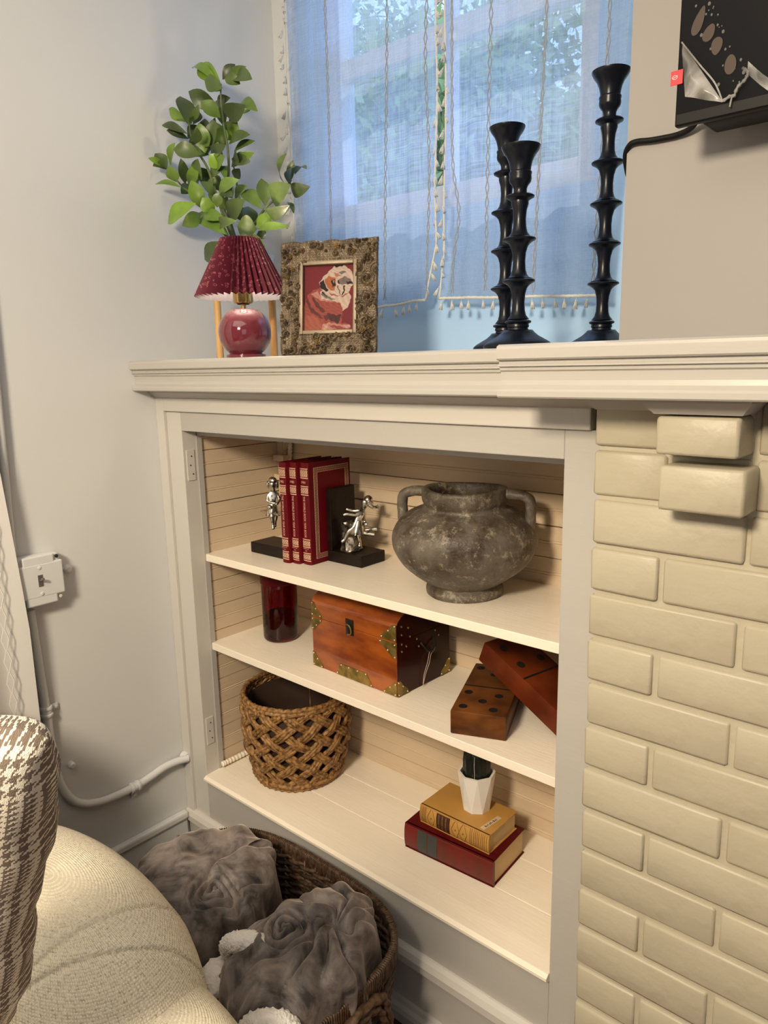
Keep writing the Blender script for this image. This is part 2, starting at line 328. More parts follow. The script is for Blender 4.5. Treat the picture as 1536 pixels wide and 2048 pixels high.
def box(x0, x1, y0, y1, z0, z1, bev=0.0, seg=2):
    bm = bmesh.new(); bmesh.ops.create_cube(bm, size=1.0)
    for v in bm.verts: v.co = Vector((x0 + (v.co.x + .5) * (x1 - x0), y0 + (v.co.y + .5) * (y1 - y0), z0 + (v.co.z + .5) * (z1 - z0)))
    if bev > 0: bmesh.ops.bevel(bm, geom=bm.edges[:], offset=bev, segments=seg, profile=0.5, affect='EDGES', clamp_overlap=True)
    bm.verts.index_update(); V = [tuple(v.co) for v in bm.verts]; F = [[v.index for v in f.verts] for f in bm.faces]; bm.free()
    return np.array(V), F
def xf(geo, mtx):
    V, F = geo; V = np.asarray(V, float); A = np.array(mtx)
    return V @ A[:3, :3].T + A[:3, 3], F
def basis(o, x, y, z):
    return Matrix(((x[0], y[0], z[0], o[0]), (x[1], y[1], z[1], o[1]), (x[2], y[2], z[2], o[2]), (0, 0, 0, 1)))
def lathe(prof, c, n=32, cap=True):
    V = []; F = []
    for r, z in prof:
        for i in range(n):
            a = 2 * PI * i / n; V.append((c[0] + r * math.cos(a), c[1] + r * math.sin(a), c[2] + z))
    for j in range(len(prof) - 1):
        for i in range(n):
            k = (i + 1) % n; F.append((j * n + i, j * n + k, (j + 1) * n + k, (j + 1) * n + i))
    if cap:
        F.append(tuple(range(n - 1, -1, -1))); F.append(tuple((len(prof) - 1) * n + i for i in range(n)))
    return np.array(V), F
def tube(pts, r, n=8, closed=False, cap=True, rfun=None):
    P = np.array(pts, float); m = len(P)
    T = np.zeros_like(P)
    if closed: T = np.roll(P, -1, 0) - np.roll(P, 1, 0)
    else:
        T[1:-1] = P[2:] - P[:-2]; T[0] = P[1] - P[0]; T[-1] = P[-1] - P[-2]
    T /= np.linalg.norm(T, axis=1)[:, None] + 1e-12
    u = np.cross(T[0], (0, 0, 1.0));
    if np.linalg.norm(u) < 1e-3: u = np.cross(T[0], (1.0, 0, 0))
    u /= np.linalg.norm(u); V = []
    for k in range(m):
        u = u - T[k] * (u @ T[k]); u /= np.linalg.norm(u) + 1e-12; v = np.cross(T[k], u)
        rr = r[k] if hasattr(r, '__len__') else r
        for i in range(n):
            a = 2 * PI * i / n; q = rr * (rfun(k, a) if rfun else 1.0)
            V.append(P[k] + q * (math.cos(a) * u + math.sin(a) * v))
    F = []
    for k in range(m if closed else m - 1):
        k2 = (k + 1) % m
        for i in range(n): F.append((k * n + i, k * n + (i + 1) % n, k2 * n + (i + 1) % n, k2 * n + i))
    if cap and not closed: F.append(tuple(range(n - 1, -1, -1))); F.append(tuple((m - 1) * n + i for i in range(n)))
    return np.array(V), F
def spline(pts, per=8, closed=False):
    P = [np.array(p, float) for p in pts]; out = []; n = len(P)
    for i in range(n if closed else n - 1):
        if closed: a, b, c, d = P[i - 1], P[i], P[(i + 1) % n], P[(i + 2) % n]
        else: a, b, c, d = P[max(i - 1, 0)], P[i], P[i + 1], P[min(i + 2, n - 1)]
        for t in np.linspace(0, 1, per, endpoint=False):
            out.append(0.5 * ((2 * b) + (c - a) * t + (2 * a - 5 * b + 4 * c - d) * t * t + (3 * b - a - 3 * c + d) * t ** 3))
    if not closed: out.append(P[-1])
    return np.array(out)
def gridm(fn, nu, nv, wrap=False):
    V = [fn(i / (nu if wrap else nu - 1), j / (nv - 1)) for j in range(nv) for i in range(nu)]
    F = []
    for j in range(nv - 1):
        for i in range(nu if wrap else nu - 1):
            k = (i + 1) % nu; F.append((j * nu + i, j * nu + k, (j + 1) * nu + k, (j + 1) * nu + i))
    return np.array(V), F
def uvgrid(o, nu, nv, wrap=False):
    me = o.data; uv = me.uv_layers.new(name='uv'); n1 = nu if wrap else nu - 1
    for p in me.polygons:
        for li, vi in zip(p.loop_indices, p.vertices):
            i = vi % nu; j = vi // nu
            u = i / n1
            if wrap and i == 0 and (p.index % n1) == n1 - 1: u = 1.0
            uv.data[li].uv = (u, j / (nv - 1))
def extrude_x(prof, x0, x1, closed=True):
    """prof: list of (y,z) polygon"""
    n = len(prof); V = [(x0, y, z) for y, z in prof] + [(x1, y, z) for y, z in prof]
    F = [(i, (i + 1) % n, n + (i + 1) % n, n + i) for i in range(n)]; F.append(tuple(range(n - 1, -1, -1))); F.append(tuple(range(n, 2 * n)))
    return np.array(V), F
def ico(c, r, sub=1):
    bm = bmesh.new(); bmesh.ops.create_icosphere(bm, subdivisions=sub, radius=1)
    V = np.array([v.co[:] for v in bm.verts]) * np.array(r) + np.array(c); F = [[v.index for v in f.verts] for f in bm.faces]; bm.free(); return V, F
_txt = {}
def text(s, size):
    """flat lettering as (V,F) in the xy plane, centred"""
    if (s, size) in _txt: return _txt[(s, size)]
    cu = bpy.data.curves.new('t', 'FONT'); cu.body = s; cu.size = size; cu.align_x = 'CENTER'; cu.align_y = 'CENTER'; cu.resolution_u = 2
    o = bpy.data.objects.new('t', cu); me = bpy.data.meshes.new_from_object(o)
    V = np.array([v.co[:] for v in me.vertices]).reshape(-1, 3); F = [list(p.vertices) for p in me.polygons]
    bpy.data.objects.remove(o); bpy.data.meshes.remove(me); bpy.data.curves.remove(cu); _txt[(s, size)] = (V, F); return V, F
def ray(px, py, ax, val):
    """point of the plane axis=val on the sight line measured in the photograph"""
    d = Vector(AX[0]) * ((px - 768) / F_PX) + Vector(AX[1]) * ((py - 1024) / F_PX) + Vector(AX[2])
    t = (val - CAM[ax]) / d[ax]; return CAM + d * t

# ------------------------------------------------------------------ room shell
XW = -1.071; YB = 0.455; ZF = -1.135; ZC = 1.36; XR = 2.2; YF = -3.2
def struct(name, geo, m, parent=None, **k): return part(name, geo, m, parent, kind='structure', **k)
fl = struct('floor', box(XW - .1, XR, YF, YB + .1, ZF - .05, ZF), 'floor_wood')
struct('ceiling', box(XW - .1, XR + .1, YF - .1, YB + .15, ZC, ZC + .05), 'ceiling_paint')
wl = struct('wall_left', box(XW - .1, XW, YF, YB + .1, ZF, ZC), 'wall_paint')
WX0, WX1, WZ0, WZ1 = -0.905, -0.185, 0.50, 1.24
struct('wall_back', join(box(XW, WX0, YB, YB + .1, ZF, ZC), box(WX1, 0.9, YB, YB + .1, ZF, ZC), box(WX0, WX1, YB, YB + .1, ZF, WZ0), box(WX0, WX1, YB, YB + .1, WZ1, ZC)), 'alcove_daylit')
struct('added_wall_strip', box(XW, -.985, YB - .004, YB + .001, .184, ZC), 'wall_paint')  # added board that keeps this strip of back wall free of the blue cast
struct('wall_front', box(XW - .1, XR + .1, YF - .1, YF, ZF, ZC), 'plaster')
struct('wall_right', box(XR, XR + .1, YF, YB + .1, ZF, ZC), 'plaster')
# window in the alcove wall
win = struct('window_1', join(box(WX0, WX0 + .045, YB + .02, YB + .07, WZ0, WZ1, .003), box(WX1 - .045, WX1, YB + .02, YB + .07, WZ0, WZ1, .003), box(WX0 + .045, WX1 - .045, YB + .02, YB + .07, WZ0, WZ0 + .055, .003), box(WX0 + .045, WX1 - .045, YB + .02, YB + .07, WZ1 - .05, WZ1, .003)), 'window_trim')
part('sash_rail', box(WX0 + .045, WX1 - .045, YB + .025, YB + .06, .84, .885, .003), 'window_trim', win)
part('mullion', box(-.557, -.533, YB + .03, YB + .055, WZ0 + .055, WZ1 - .05, .002), 'window_trim', win)
part('pane', box(WX0 + .045, WX1 - .045, YB + .042, YB + .046, WZ0 + .055, WZ1 - .05), 'window_glass', win)

# fireplace: painted brick below the mantel, plaster above
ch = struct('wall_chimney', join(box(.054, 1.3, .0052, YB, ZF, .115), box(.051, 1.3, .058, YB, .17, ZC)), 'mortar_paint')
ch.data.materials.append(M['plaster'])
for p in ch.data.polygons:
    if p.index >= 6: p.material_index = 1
C0 = .0677; Z0 = .0484; H = .1019; J = .0036
def brick_mesh(w, h, d, seed):
    r = random.Random(seed); V, F = box(0, w, 0, d, 0, h, .0045, 2)
    V = V + np.array([[r.uniform(-.0009, .0009), r.uniform(-.0008, .0008), r.uniform(-.0009, .0009)] for _ in V])
    return to_mesh('brick', V, F, 'brick_paint', True, 75)
full = [brick_mesh(2 * H - 2 * J, C0 - 2 * J, .03, s) for s in range(4)]
halfw = [brick_mesh(.1465 - J - .049, C0 - 2 * J, .03, 10 + s) for s in range(2)]
fullw = [brick_mesh(.248 - J - .049, C0 - 2 * J, .03, 20 + s) for s in range(3)]
def add_brick(me, x, y, z):
    o = bpy.data.objects.new('brick', me); COL.objects.link(o); o.parent = ch; o.location = Vector((x, y, z)) - wloc(ch); return o
for k in range(-1, 18):
    zb = Z0 - (k + 1) * C0 + J
    if zb < ZF: continue
    jit = lambda: random.uniform(-.0012, .0012)
    if k in (-1, 0):
        add_brick(brick_mesh(.0985, C0 - 2 * J, .03, 40 + k), .049 + jit(), jit(), zb)
        add_brick(brick_mesh(.0945, C0 - 2 * J, .03, 50 + k), .152, jit(), zb)
        x = .2525
    elif k % 2 == 0: add_brick(halfw[k % 2], .049 + jit(), jit(), zb); x = .1465 + J
    else: add_brick(fullw[k % 3], .049 + jit(), jit(), zb); x = .248 + J
    while x < 1.05:
        add_brick(full[(k + int(x * 30)) % 4], x + jit() * .5, jit(), zb); x += 2 * H
# projecting corbel bricks
add_brick(brick_mesh(.095, .047, .07, 61), .1500, -.052, .0510)
add_brick(brick_mesh(.0985, .0555, .07, 62), .1565, -.052, -.0165)

# left wall trim
struct('baseboard_left', join(box(XW, XW + .012, YF, .02, ZF, -.985, .002), box(XW, XW + .02, YF, .02, -.992, -.972, .005)), 'wall_paint')

# ------------------------------------------------------------------ built-in bookcase
YC = .0376; YS = .078; YBK = .355; XL = -.987; XO = -.983; XR2 = -.0155
cab = thing('built_in_bookcase', (-.5, YC, ZF), 'white painted built-in bookcase set in the wall between the left wall and the painted brick', 'bookcase')
TP = 'trim_paint'
part('casing', join(box(XW, -1.04, YC - .008, YC + .02, -1.0, .10, .002), box(-1.04, .027, YC - .008, YC + .02, .0683, .10, .002)), 'trim_paint_bright', cab)
part('side_stile', box(-1.04, XO, YC, YC + .04, -.975, .0683, .0015), 'trim_paint_bright', cab)
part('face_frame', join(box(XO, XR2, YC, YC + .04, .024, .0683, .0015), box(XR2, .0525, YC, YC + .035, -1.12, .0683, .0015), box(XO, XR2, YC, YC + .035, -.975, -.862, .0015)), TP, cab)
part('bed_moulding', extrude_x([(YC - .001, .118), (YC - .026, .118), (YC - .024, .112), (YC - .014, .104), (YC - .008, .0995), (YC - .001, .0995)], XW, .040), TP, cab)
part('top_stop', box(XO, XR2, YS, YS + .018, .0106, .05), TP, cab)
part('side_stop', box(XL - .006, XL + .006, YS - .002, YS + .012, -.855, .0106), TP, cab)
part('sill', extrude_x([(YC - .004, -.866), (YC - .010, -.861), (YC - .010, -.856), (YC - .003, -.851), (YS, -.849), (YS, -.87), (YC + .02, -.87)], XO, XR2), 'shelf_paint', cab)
part('base_cap', extrude_x([(YC + .005, -.9705), (YC - .004, -.9705), (YC - .012, -.975), (YC - .018, -.985), (YC - .018, -1.000), (YC - .012, -1.006), (YC + .005, -1.006)], XW + .001, .049), 'trim_paint_bright', cab)
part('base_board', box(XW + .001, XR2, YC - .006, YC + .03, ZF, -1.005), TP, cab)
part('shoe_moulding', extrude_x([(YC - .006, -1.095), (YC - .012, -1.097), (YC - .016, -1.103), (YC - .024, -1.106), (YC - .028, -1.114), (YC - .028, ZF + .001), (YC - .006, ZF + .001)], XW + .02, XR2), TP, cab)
part('ceiling_board', box(XL, XR2, YS + .018, YBK, .10, .115), 'plank_paint', cab)
for y0, y1 in ((YS, .1555), (.1575, .262), (.264, YBK)):
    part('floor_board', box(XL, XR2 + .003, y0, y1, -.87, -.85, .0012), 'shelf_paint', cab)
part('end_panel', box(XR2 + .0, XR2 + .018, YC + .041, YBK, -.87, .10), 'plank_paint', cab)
# beadboard planks, back and side
def bead_prof(h):
    g = .0011
    return [(0, g * .7), (g, g), (0, g * 1.6), (0, h / 2 - .004), (g, h / 2 - .0028), (0, h / 2 - .0014), (-.0006, h / 2), (0, h / 2 + .0014), (g, h / 2 + .0028), (0, h / 2 + .004), (0, h - g * .3), (.004, h), (.012, h), (.012, 0), (.004, 0)]
PH = .0645
def back_plank(z, h=PH):
    return extrude_x([(YBK + d, z + zz) for d, zz in bead_prof(h)], XL, XR2 + .018)
z = -.872; i = 0
while z < .095:
    o = part('plank', back_plank(z + (random.uniform(.0002, .0009))), 'plank_paint', cab)
    V, F = extrude_x([(d, z + zz) for d, zz in bead_prof(PH)], YS + .012, YBK)
    V = np.stack([XL - V[:, 1], V[:, 0], V[:, 2]], 1); part('plank', (V, [f[::-1] for f in F]), 'plank_paint', cab)
    z += PH + (.0012 if i in (10, 13) else .0004); i += 1
# shelves
part('shelf', box(XL, XR2, .08, YBK, -.2965, -.2785, .0012), 'shelf_paint', cab)
V, F = box(XL, XR2, .08, YBK, 0, 0.018, .0012); V[:, 2] += -.525 + (V[:, 0] - XL) * (-.0088); part('shelf', (V, F), 'shelf_paint', cab)
def shelf2z(x): return -.507 + (x - XL) * (-.0088)
# hinge leaves on the left jamb
for zc in (-.058, -.735):
    h = part('hinge_leaf', box(XO - .001, XO + .0022, YC + .008, YC + .030, zc - .036, zc + .036, .0008), 'hinge_paint', cab)
    for k, dy in ((-1, .004), (0, -.002), (1, .002)):
        V, F = lathe([(.0017, 0), (.0017, .0012)], (0, 0, 0), 8); V = np.stack([V[:, 2], V[:, 0], V[:, 1]], 1) + np.array([XO + .0018, YC + .019 + dy, zc + k * .021]); part('screw_hole', (V, F), 'screw_dark', h)
# notched wooden bracket in the upper corner
part('shelf_bracket', join(box(-.985, -.965, .325, .345, -.20, .03), box(-.985, -.945, .31, .33, -.075, -.06), box(-.985, -.945, .31, .33, -.125, -.11)), 'plank_paint', cab)
V, F = box(-.04, .04, -.007, .007, -.007, .007); part('brace', xf((V, F), Matrix.Translation((-.962, .335, -.03)) @ Matrix.Rotation(math.radians(-62), 4, 'Y')), 'plank_paint', cab)

# ------------------------------------------------------------------ mantels
def mantel_prof(yf, yb, zt=.184, zb=.1165):
    return [(yb, zt), (yf + .006, zt), (yf + .001, zt - .0025), (yf, zt - .006), (yf, zt - .018), (yf + .002, zt - .020), (yf + .007, zt - .0205), (yf + .007, zt - .0245), (yf + .0045, zt - .026), (yf + .0045, zt - .028), (yf + .009, zt - .029), (yf + .009, zt - .033),
            (yf + .012, zt - .035), (yf + .0125, zt - .046), (yf + .011, zt - .052), (yf + .005, zt - .057), (yf + .003, zt - .060), (yf + .003, zb + .002), (yf + .005, zb), (yb, zb)]
def strip(prof, x0, x1): return extrude_x(prof, x0, x1)
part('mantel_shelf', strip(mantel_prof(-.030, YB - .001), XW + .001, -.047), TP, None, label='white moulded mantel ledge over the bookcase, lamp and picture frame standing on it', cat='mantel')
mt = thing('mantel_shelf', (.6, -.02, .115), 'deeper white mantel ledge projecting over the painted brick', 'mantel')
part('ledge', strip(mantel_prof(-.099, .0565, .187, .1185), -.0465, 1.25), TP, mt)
part('ledge_return', box(-.0465, .0505, .0565, YB - .001, .1185, .1838), TP, mt)
def splay(x0, x1, y0, dz=.018):
    zt = .1184; zb = zt - dz; s = .012
    V = [(x0 - s, y0 - s, zt), (x1 + s, y0 - s, zt), (x1 + s, .006, zt), (x0 - s, .006, zt), (x0 - s, y0 - s, zt - .004), (x1 + s, y0 - s, zt - .004), (x1 + s, .006, zt - .004), (x0 - s, .006, zt - .004),
         (x0, y0, zb), (x1, y0, zb), (x1, .006, zb), (x0, .006, zb)]
    F = [(0, 3, 2, 1)] + [(i, (i + 1) % 4, 4 + (i + 1) % 4, 4 + i) for i in range(4)] + [(4 + i, 4 + (i + 1) % 4, 8 + (i + 1) % 4, 8 + i) for i in range(4)] + [(8, 9, 10, 11)]
    return np.array(V), F
part('bed_block', splay(.050, .135, -.006), TP, mt)
part('bed_block', splay(.148, .247, -.056), TP, mt)

# ------------------------------------------------------------------ conduit, box, switch on the left wall
xw = XW + .012
pc = thing('electrical_conduit', (XW + .01, -.3, -.6), 'white painted conduit bending along the left wall into the bookcase side', 'conduit')
part('pipe', tube(spline([(xw, -.315, -.33), (xw, -.311, -.45), (xw, -.306, -.57), (xw, -.303, -.68), (xw, -.292, -.755), (xw, -.262, -.808), (xw, -.215, -.832), (xw, -.165, -.838), (xw, -.115, -.838), (xw, -.075, -.832), (xw, -.035, -.824), (xw + .004, .0, -.822), (xw + .012, .029, -.823)], 7), .0095, 14), 'wall_paint', pc, True)
for c, axz in (((xw, -.306, -.565), 1), ((xw, -.118, -.838), 0)):
    if axz: g = join(lathe([(.0125, -.012), (.0135, -.010), (.0135, -.006), (.0115, -.004), (.0115, .004), (.0135, .006), (.0135, .010), (.0125, .012)], c, 16), box(XW, XW + .006, c[1] - .004, c[1] + .03, c[2] - .008, c[2] + .008, .002))
    else:
        V, F = lathe([(.0125, -.012), (.0135, -.010), (.0135, -.006), (.0115, -.004), (.0115, .004), (.0135, .006), (.0135, .010), (.0125, .012)], (0, 0, 0), 16)
        V = np.stack([V[:, 0], V[:, 2], V[:, 1]], 1) + np.array(c); g = join((V, [f[::-1] for f in F]), box(XW, XW + .006, c[1] - .008, c[1] + .008, c[2] - .032, c[2] + .004, .002))
    st = part('strap', g, 'wall_paint', pc, True)
    V, F = lathe([(.004, 0), (.004, .002), (.002, .003)], (0, 0, 0), 10); q = (XW + .006, c[1] + .022, c[2]) if axz else (XW + .006, c[1], c[2] - .024)
    part('screw', (np.stack([V[:, 2], V[:, 0], V[:, 1]], 1) + np.array(q), F), 'wall_paint', st)
part('elbow', tube([(XW + .004, .0295, -.8225), (xw + .012, .0296, -.8225)], .0135, 14), 'wall_paint', pc, True)
pu = part('electrical_conduit', tube(spline([(xw, -.338, -.205), (xw, -.336, -.12), (xw, -.332, .02), (xw, -.327, .3), (xw, -.322, .9), (xw, -.322, 1.355)], 6), .0095, 12), 'wall_paint', None, True, label='straight white painted conduit rising from the top of the switch box', cat='conduit')
sb = thing('switch_box', (XW, -.29, -.31), 'square white painted metal switch box with a toggle on the left wall', 'switch')
by0, by1, bz0, bz1 = -.345, -.247, -.318, -.213
part('box_body', box(XW, XW + .030, by0, by1, bz0, bz1, .008, 3), 'wall_paint', sb, True)
part('cover_plate', join(box(XW + .029, XW + .037, by0 - .001, by1 + .001, bz0 + .016, bz1 - .016, .003), box(XW + .029, XW + .0364, by0 + .016, by1 - .016, bz0 - .001, bz1 + .001, .003)), 'wall_paint', sb)
def xdisk(c, r, d, n=12):
    V, F = lathe([(r, 0), (r, d * .7), (r * .6, d)], (0, 0, 0), n); return np.stack([V[:, 2], V[:, 0], V[:, 1]], 1) + np.array(c), F
for dy, dz, mm in ((.008, .008, 'screw_dark'), (-.008, .008, 'wall_paint'), (.008, -.008, 'wall_paint'), (-.008, -.008, 'screw_dark')):
    y = by1 - .008 if dy > 0 else by0 + .008; z = bz1 - .008 if dz > 0 else bz0 + .008
    part('corner_screw', xdisk((XW + .0295, y, z), .004, .003), mm, sb)
for dz in (.028, -.028): part('plate_screw', xdisk((XW + .037, -.296, -.2655 + dz), .0035, .002), 'wall_paint', sb)
part('toggle_slot', box(XW + .0365, XW + .0378, -.301, -.291, -.278, -.253), 'switch_metal', sb)
part('toggle_lever', xf(box(-.0025, .0025, -.003, .003, 0, .016, .0012), Matrix.Translation((XW + .037, -.296, -.2655)) @ Matrix.Rotation(math.radians(65), 4, 'Y')), 'switch_metal', sb)
part('knockout', xdisk((XW, -.222, -.262), .009, .012, 16), 'wall_paint', sb, True)
part('knockout', xdisk((XW, -.262, -.716), .008, .014, 16), 'wall_paint', None, True, label='small white painted plug on the left wall beside the houndstooth pillow', cat='wall plug')
# armoured cable in the bookcase
def ribs(k, a): return 1 + .16 * math.sin(k * PI / 2)
cc = tube(spline([(-.976, .082, -.838), (-.977, .14, -.840), (-.977, .22, -.842), (-.976, .30, -.842), (-.972, .335, -.842)], 26), .0065, 8, rfun=ribs)
part('armored_cable', cc, 'shelf_paint', None, True, sharp=0, label='white ribbed cable lying along the left end of the bookcase floor', cat='cable')
cc = tube(spline([(-.955, .342, .09), (-.952, .344, .0), (-.958, .344, -.06), (-.966, .344, -.14), (-.968, .344, -.27)], 26), .0065, 8, rfun=ribs)
part('armored_cable', cc, 'shelf_paint', None, True, sharp=0, label='white ribbed cable hanging in the back corner behind the red books', cat='cable')

# ================================================================== things on the mantel
ZM = .1842
# --- candlesticks: baluster of n flared discs
def candle_prof(n, p=.0598):
    # from the top down (distance below top, radius)
    P = [(0, .004), (0, .024), (.001, .0285), (.004, .0282), (.010, .0255), (.018, .0205), (.027, .0172), (.036, .0155), (.042, .0150), (.0435, .0166), (.046, .0168), (.049, .0160), (.055, .0166), (.060, .0155), (.066, .0115), (.071, .0098), (.078, .0098)]
    P = [(a * .835, b) for a, b in P]; d = .0672
    for i in range(n):
        last = i == n - 1; R = .0212 if i == 0 else (.0200 if last else .0245)
        P += [(d, .0105), (d + .0006, R - .002), (d + .0022, R), (d + .0042, R - .0005), (d + .0060, R - .0042)]
        if last: P += [(d + .008, .0165), (d + .0105, .0165)]; d += .0115
        else:
            P += [(d + .009, R - .0085), (d + .013, .0128), (d + .022, .0102), (d + .034, .0092), (d + .046, .0100), (d + .053, .0120), (d + .0575, .0155), (d + p - .0008, R - .0045 if i < n - 2 else .0165)]; d += p
    P += [(d, .0150), (d + .003, .0158), (d + .0035, .022), (d + .007, .025), (d + .012, .031), (d + .017, .040), (d + .021, .047), (d + .025, .0520), (d + .028, .0530), (d + .0305, .0520), (d + .0315, .049)]
    tot = d + .0315
    return [(r, tot - dd) for dd, r in P][::-1], tot
for (x, y, n, lab) in ((-.193, .158, 5, 'black turned candlestick of middle height, partly hidden behind the shortest one'), (-.1165, .072, 4, 'shortest black turned candlestick, standing in front of the middle one'), (-.0475, .215, 6, 'tallest black turned candlestick, standing alone at the right by the plaster edge')):
    pr, tot = candle_prof(n)
    part('candlestick', lathe(pr, (x, y, ZM), 40), 'candle_black', None, True, 50, label=lab, cat='candlestick', group='black candlesticks on the mantel')

# --- table lamp
LX, LY = -.741, .045
lamp = thing('table_lamp', (LX, LY, ZM), 'small burgundy ball table lamp with a pleated patterned shade', 'lamp')
R = .0535; pr = [(.026, 0), (.040, .001), (.0405, .006)]
for a in np.linspace(-52, 56, 20): pr.append((R * math.cos(math.radians(a)), .050 + R * math.sin(math.radians(a)) * .98))
pr += [(.0285, .0955), (.026, .0945), (.004, .0930)]
part('lamp_base', lathe(pr, (LX, LY, ZM), 48), 'burgundy_gloss', lamp, True, 50)
part('stem', lathe([(.0055, .088), (.0055, .115)], (LX, LY, ZM), 16), 'brass', lamp, True)
part('socket', lathe([(.010, .1075), (.012, .1065), (.0185, .1085), (.0200, .112), (.0200, .160), (.017, .162)], (LX, LY, ZM), 32), 'brass', lamp, True)
part('socket_opening', lathe([(.0125, .1058), (.0125, .108)], (LX, LY, ZM), 24), 'label_brown', lamp, True)
NP = 42
def shade(u, v):
    a = 2 * PI * u; tri = abs(((u * NP) % 1) - .5) * 2
    zz = ZM + .120 + .113 * v; rr = (.0895 - (.0895 - .036) * v); amp = .0035 + .0035 * (1 - v)
    rr += amp * (tri - .5) * 2 * (1 if v < .97 else 1)
    zz += (.0035 * (tri - .5)) * (1 - v)
    return (LX + rr * math.cos(a), LY + rr * math.sin(a), zz)
so_ = part('lamp_shade', gridm(shade, NP * 4, 8, True), 'shade_fabric', lamp, True, 20); uvgrid(so_, NP * 4, 8, True)
part('shade_ring', tube([(LX + .0325 * math.cos(a), LY + .0325 * math.sin(a), ZM + .222) for a in np.linspace(0, 2 * PI, 32, endpoint=False)], .0012, 6, True), 'white_ceramic', lamp, True)
part('bulb', join(ico((LX, LY, ZM + .178), (.018, .018, .024), 2)), 'white_ceramic', lamp, True)
ld = bpy.data.lights.new('lamp_light', 'POINT'); ld.energy = 2.4; ld.color = (1, .80, .55); ld.shadow_soft_size = .02
lo_ = bpy.data.objects.new('lamp_light', ld); COL.objects.link(lo_); lo_.parent = lamp; lo_.location = (0, 0, .205)

# --- potted stems on a wooden leg stand behind the lamp
PX, PY = -.884, .165
st = thing('plant_stand', (PX, PY, ZM), 'round pale wooden dowel-legged stand behind the lamp', 'plant stand')
legs = [(-.998, .172), (-.800, .172), (-.905, .262), (-.885, .080)]
for x, y in legs[:3]:
    part('leg', tube([(x, y, ZM), (x, y, ZM + .160)], .0082, 16), 'dowel_wood', st, True)
part('crossbar', tube([(legs[0][0], legs[0][1], ZM + .150), (legs[1][0], legs[1][1], ZM + .150)], .006, 10), 'dowel_wood', st, True)
part('crossbar', tube([(-.899, .172, ZM + .150), (legs[2][0], legs[2][1], ZM + .150)], .006, 10), 'dowel_wood', st, True)
plant = thing('potted_plant', (-.885, .195, ZM + .157), 'tall leafy artificial branches with glossy green leaves rising behind the lamp shade', 'plant')
part('pot', lathe([(.030, 0), (.034, .001), (.046, .060), (.048, .072), (.045, .072), (.040, .060), (.004, .058)], (-.885, .195, ZM + .157), 32), 'white_ceramic', plant, True)
def cr(x, y): return (280 + x / 2.954, 100 + y / 2.954)
def wp(x, y, depth=.185):
    px, py = cr(x, y); p = ray(px, py, 1, depth)
    if p.x < XW + .020: p = ray(px, py, 0, XW + .020)
    return np.array(p)
stems = [[(575, 1250, .19), (575, 1160, .19), (530, 1000, .18), (512, 860, .17), (525, 700, .17), (515, 560, .17), (492, 430, .16), (478, 300, .15), (478, 200, .15)],
         [(560, 1250, .19), (545, 1150, .19), (470, 1050, .17), (380, 930, .14), (320, 860, .12), (255, 810, .11), (200, 750, .10)],
         [(565, 1250, .18), (548, 1120, .17), (500, 1000, .15), (450, 850, .13), (400, 700, .12), (340, 600, .11), (305, 520, .10), (290, 430, .09)],
         [(590, 1250, .19), (600, 1140, .19), (660, 1060, .18), (735, 940, .17), (800, 880, .17), (860, 810, .17), (895, 770, .17)],
         [(570, 1250, .18), (560, 1140, .17), (520, 1010, .15), (480, 880, .14), (470, 800, .14)],
         [(580, 1250, .2), (600, 1120, .21), (600, 950, .21), (570, 780, .21), (545, 640, .21)]]
for s in stems:
    P = spline([wp(*q) for q in s], 6); part('stem', tube(P, list(np.linspace(.0042, .0016, len(P))), 8), 'stem_green', plant, True)
def leafgeo(base, tip, wd, bend, n, fold=.22):
    b = np.array(base); t = np.array(tip); L = np.linalg.norm(t - b); d = (t - b) / L
    vw = np.array(CAM) * 0 + np.array(n); s = np.cross(d, vw); s /= np.linalg.norm(s); up = np.cross(s, d)
    V = []; K = 9; W = (-1, -.55, 0, .55, 1)
    for i in range(K):
        u = i / (K - 1); w_ = wd / 2 * (math.sin(PI * min(1, u ** 1.12)) ** .88) * (1.0 if u < 1 else 0) + .0006
        cpt = b + d * L * u + up * bend * L * math.sin(PI * u * .9)
        for q in W: V.append(cpt + s * w_ * q + up * (abs(q) * w_ * fold + .02 * wd * math.sin(u * 9 + q * 3)))
    F = []
    for i in range(K - 1):
        for j in range(4): a = i * 5 + j; F.append((a, a + 1, a + 6, a + 5))
    return np.array(V), F
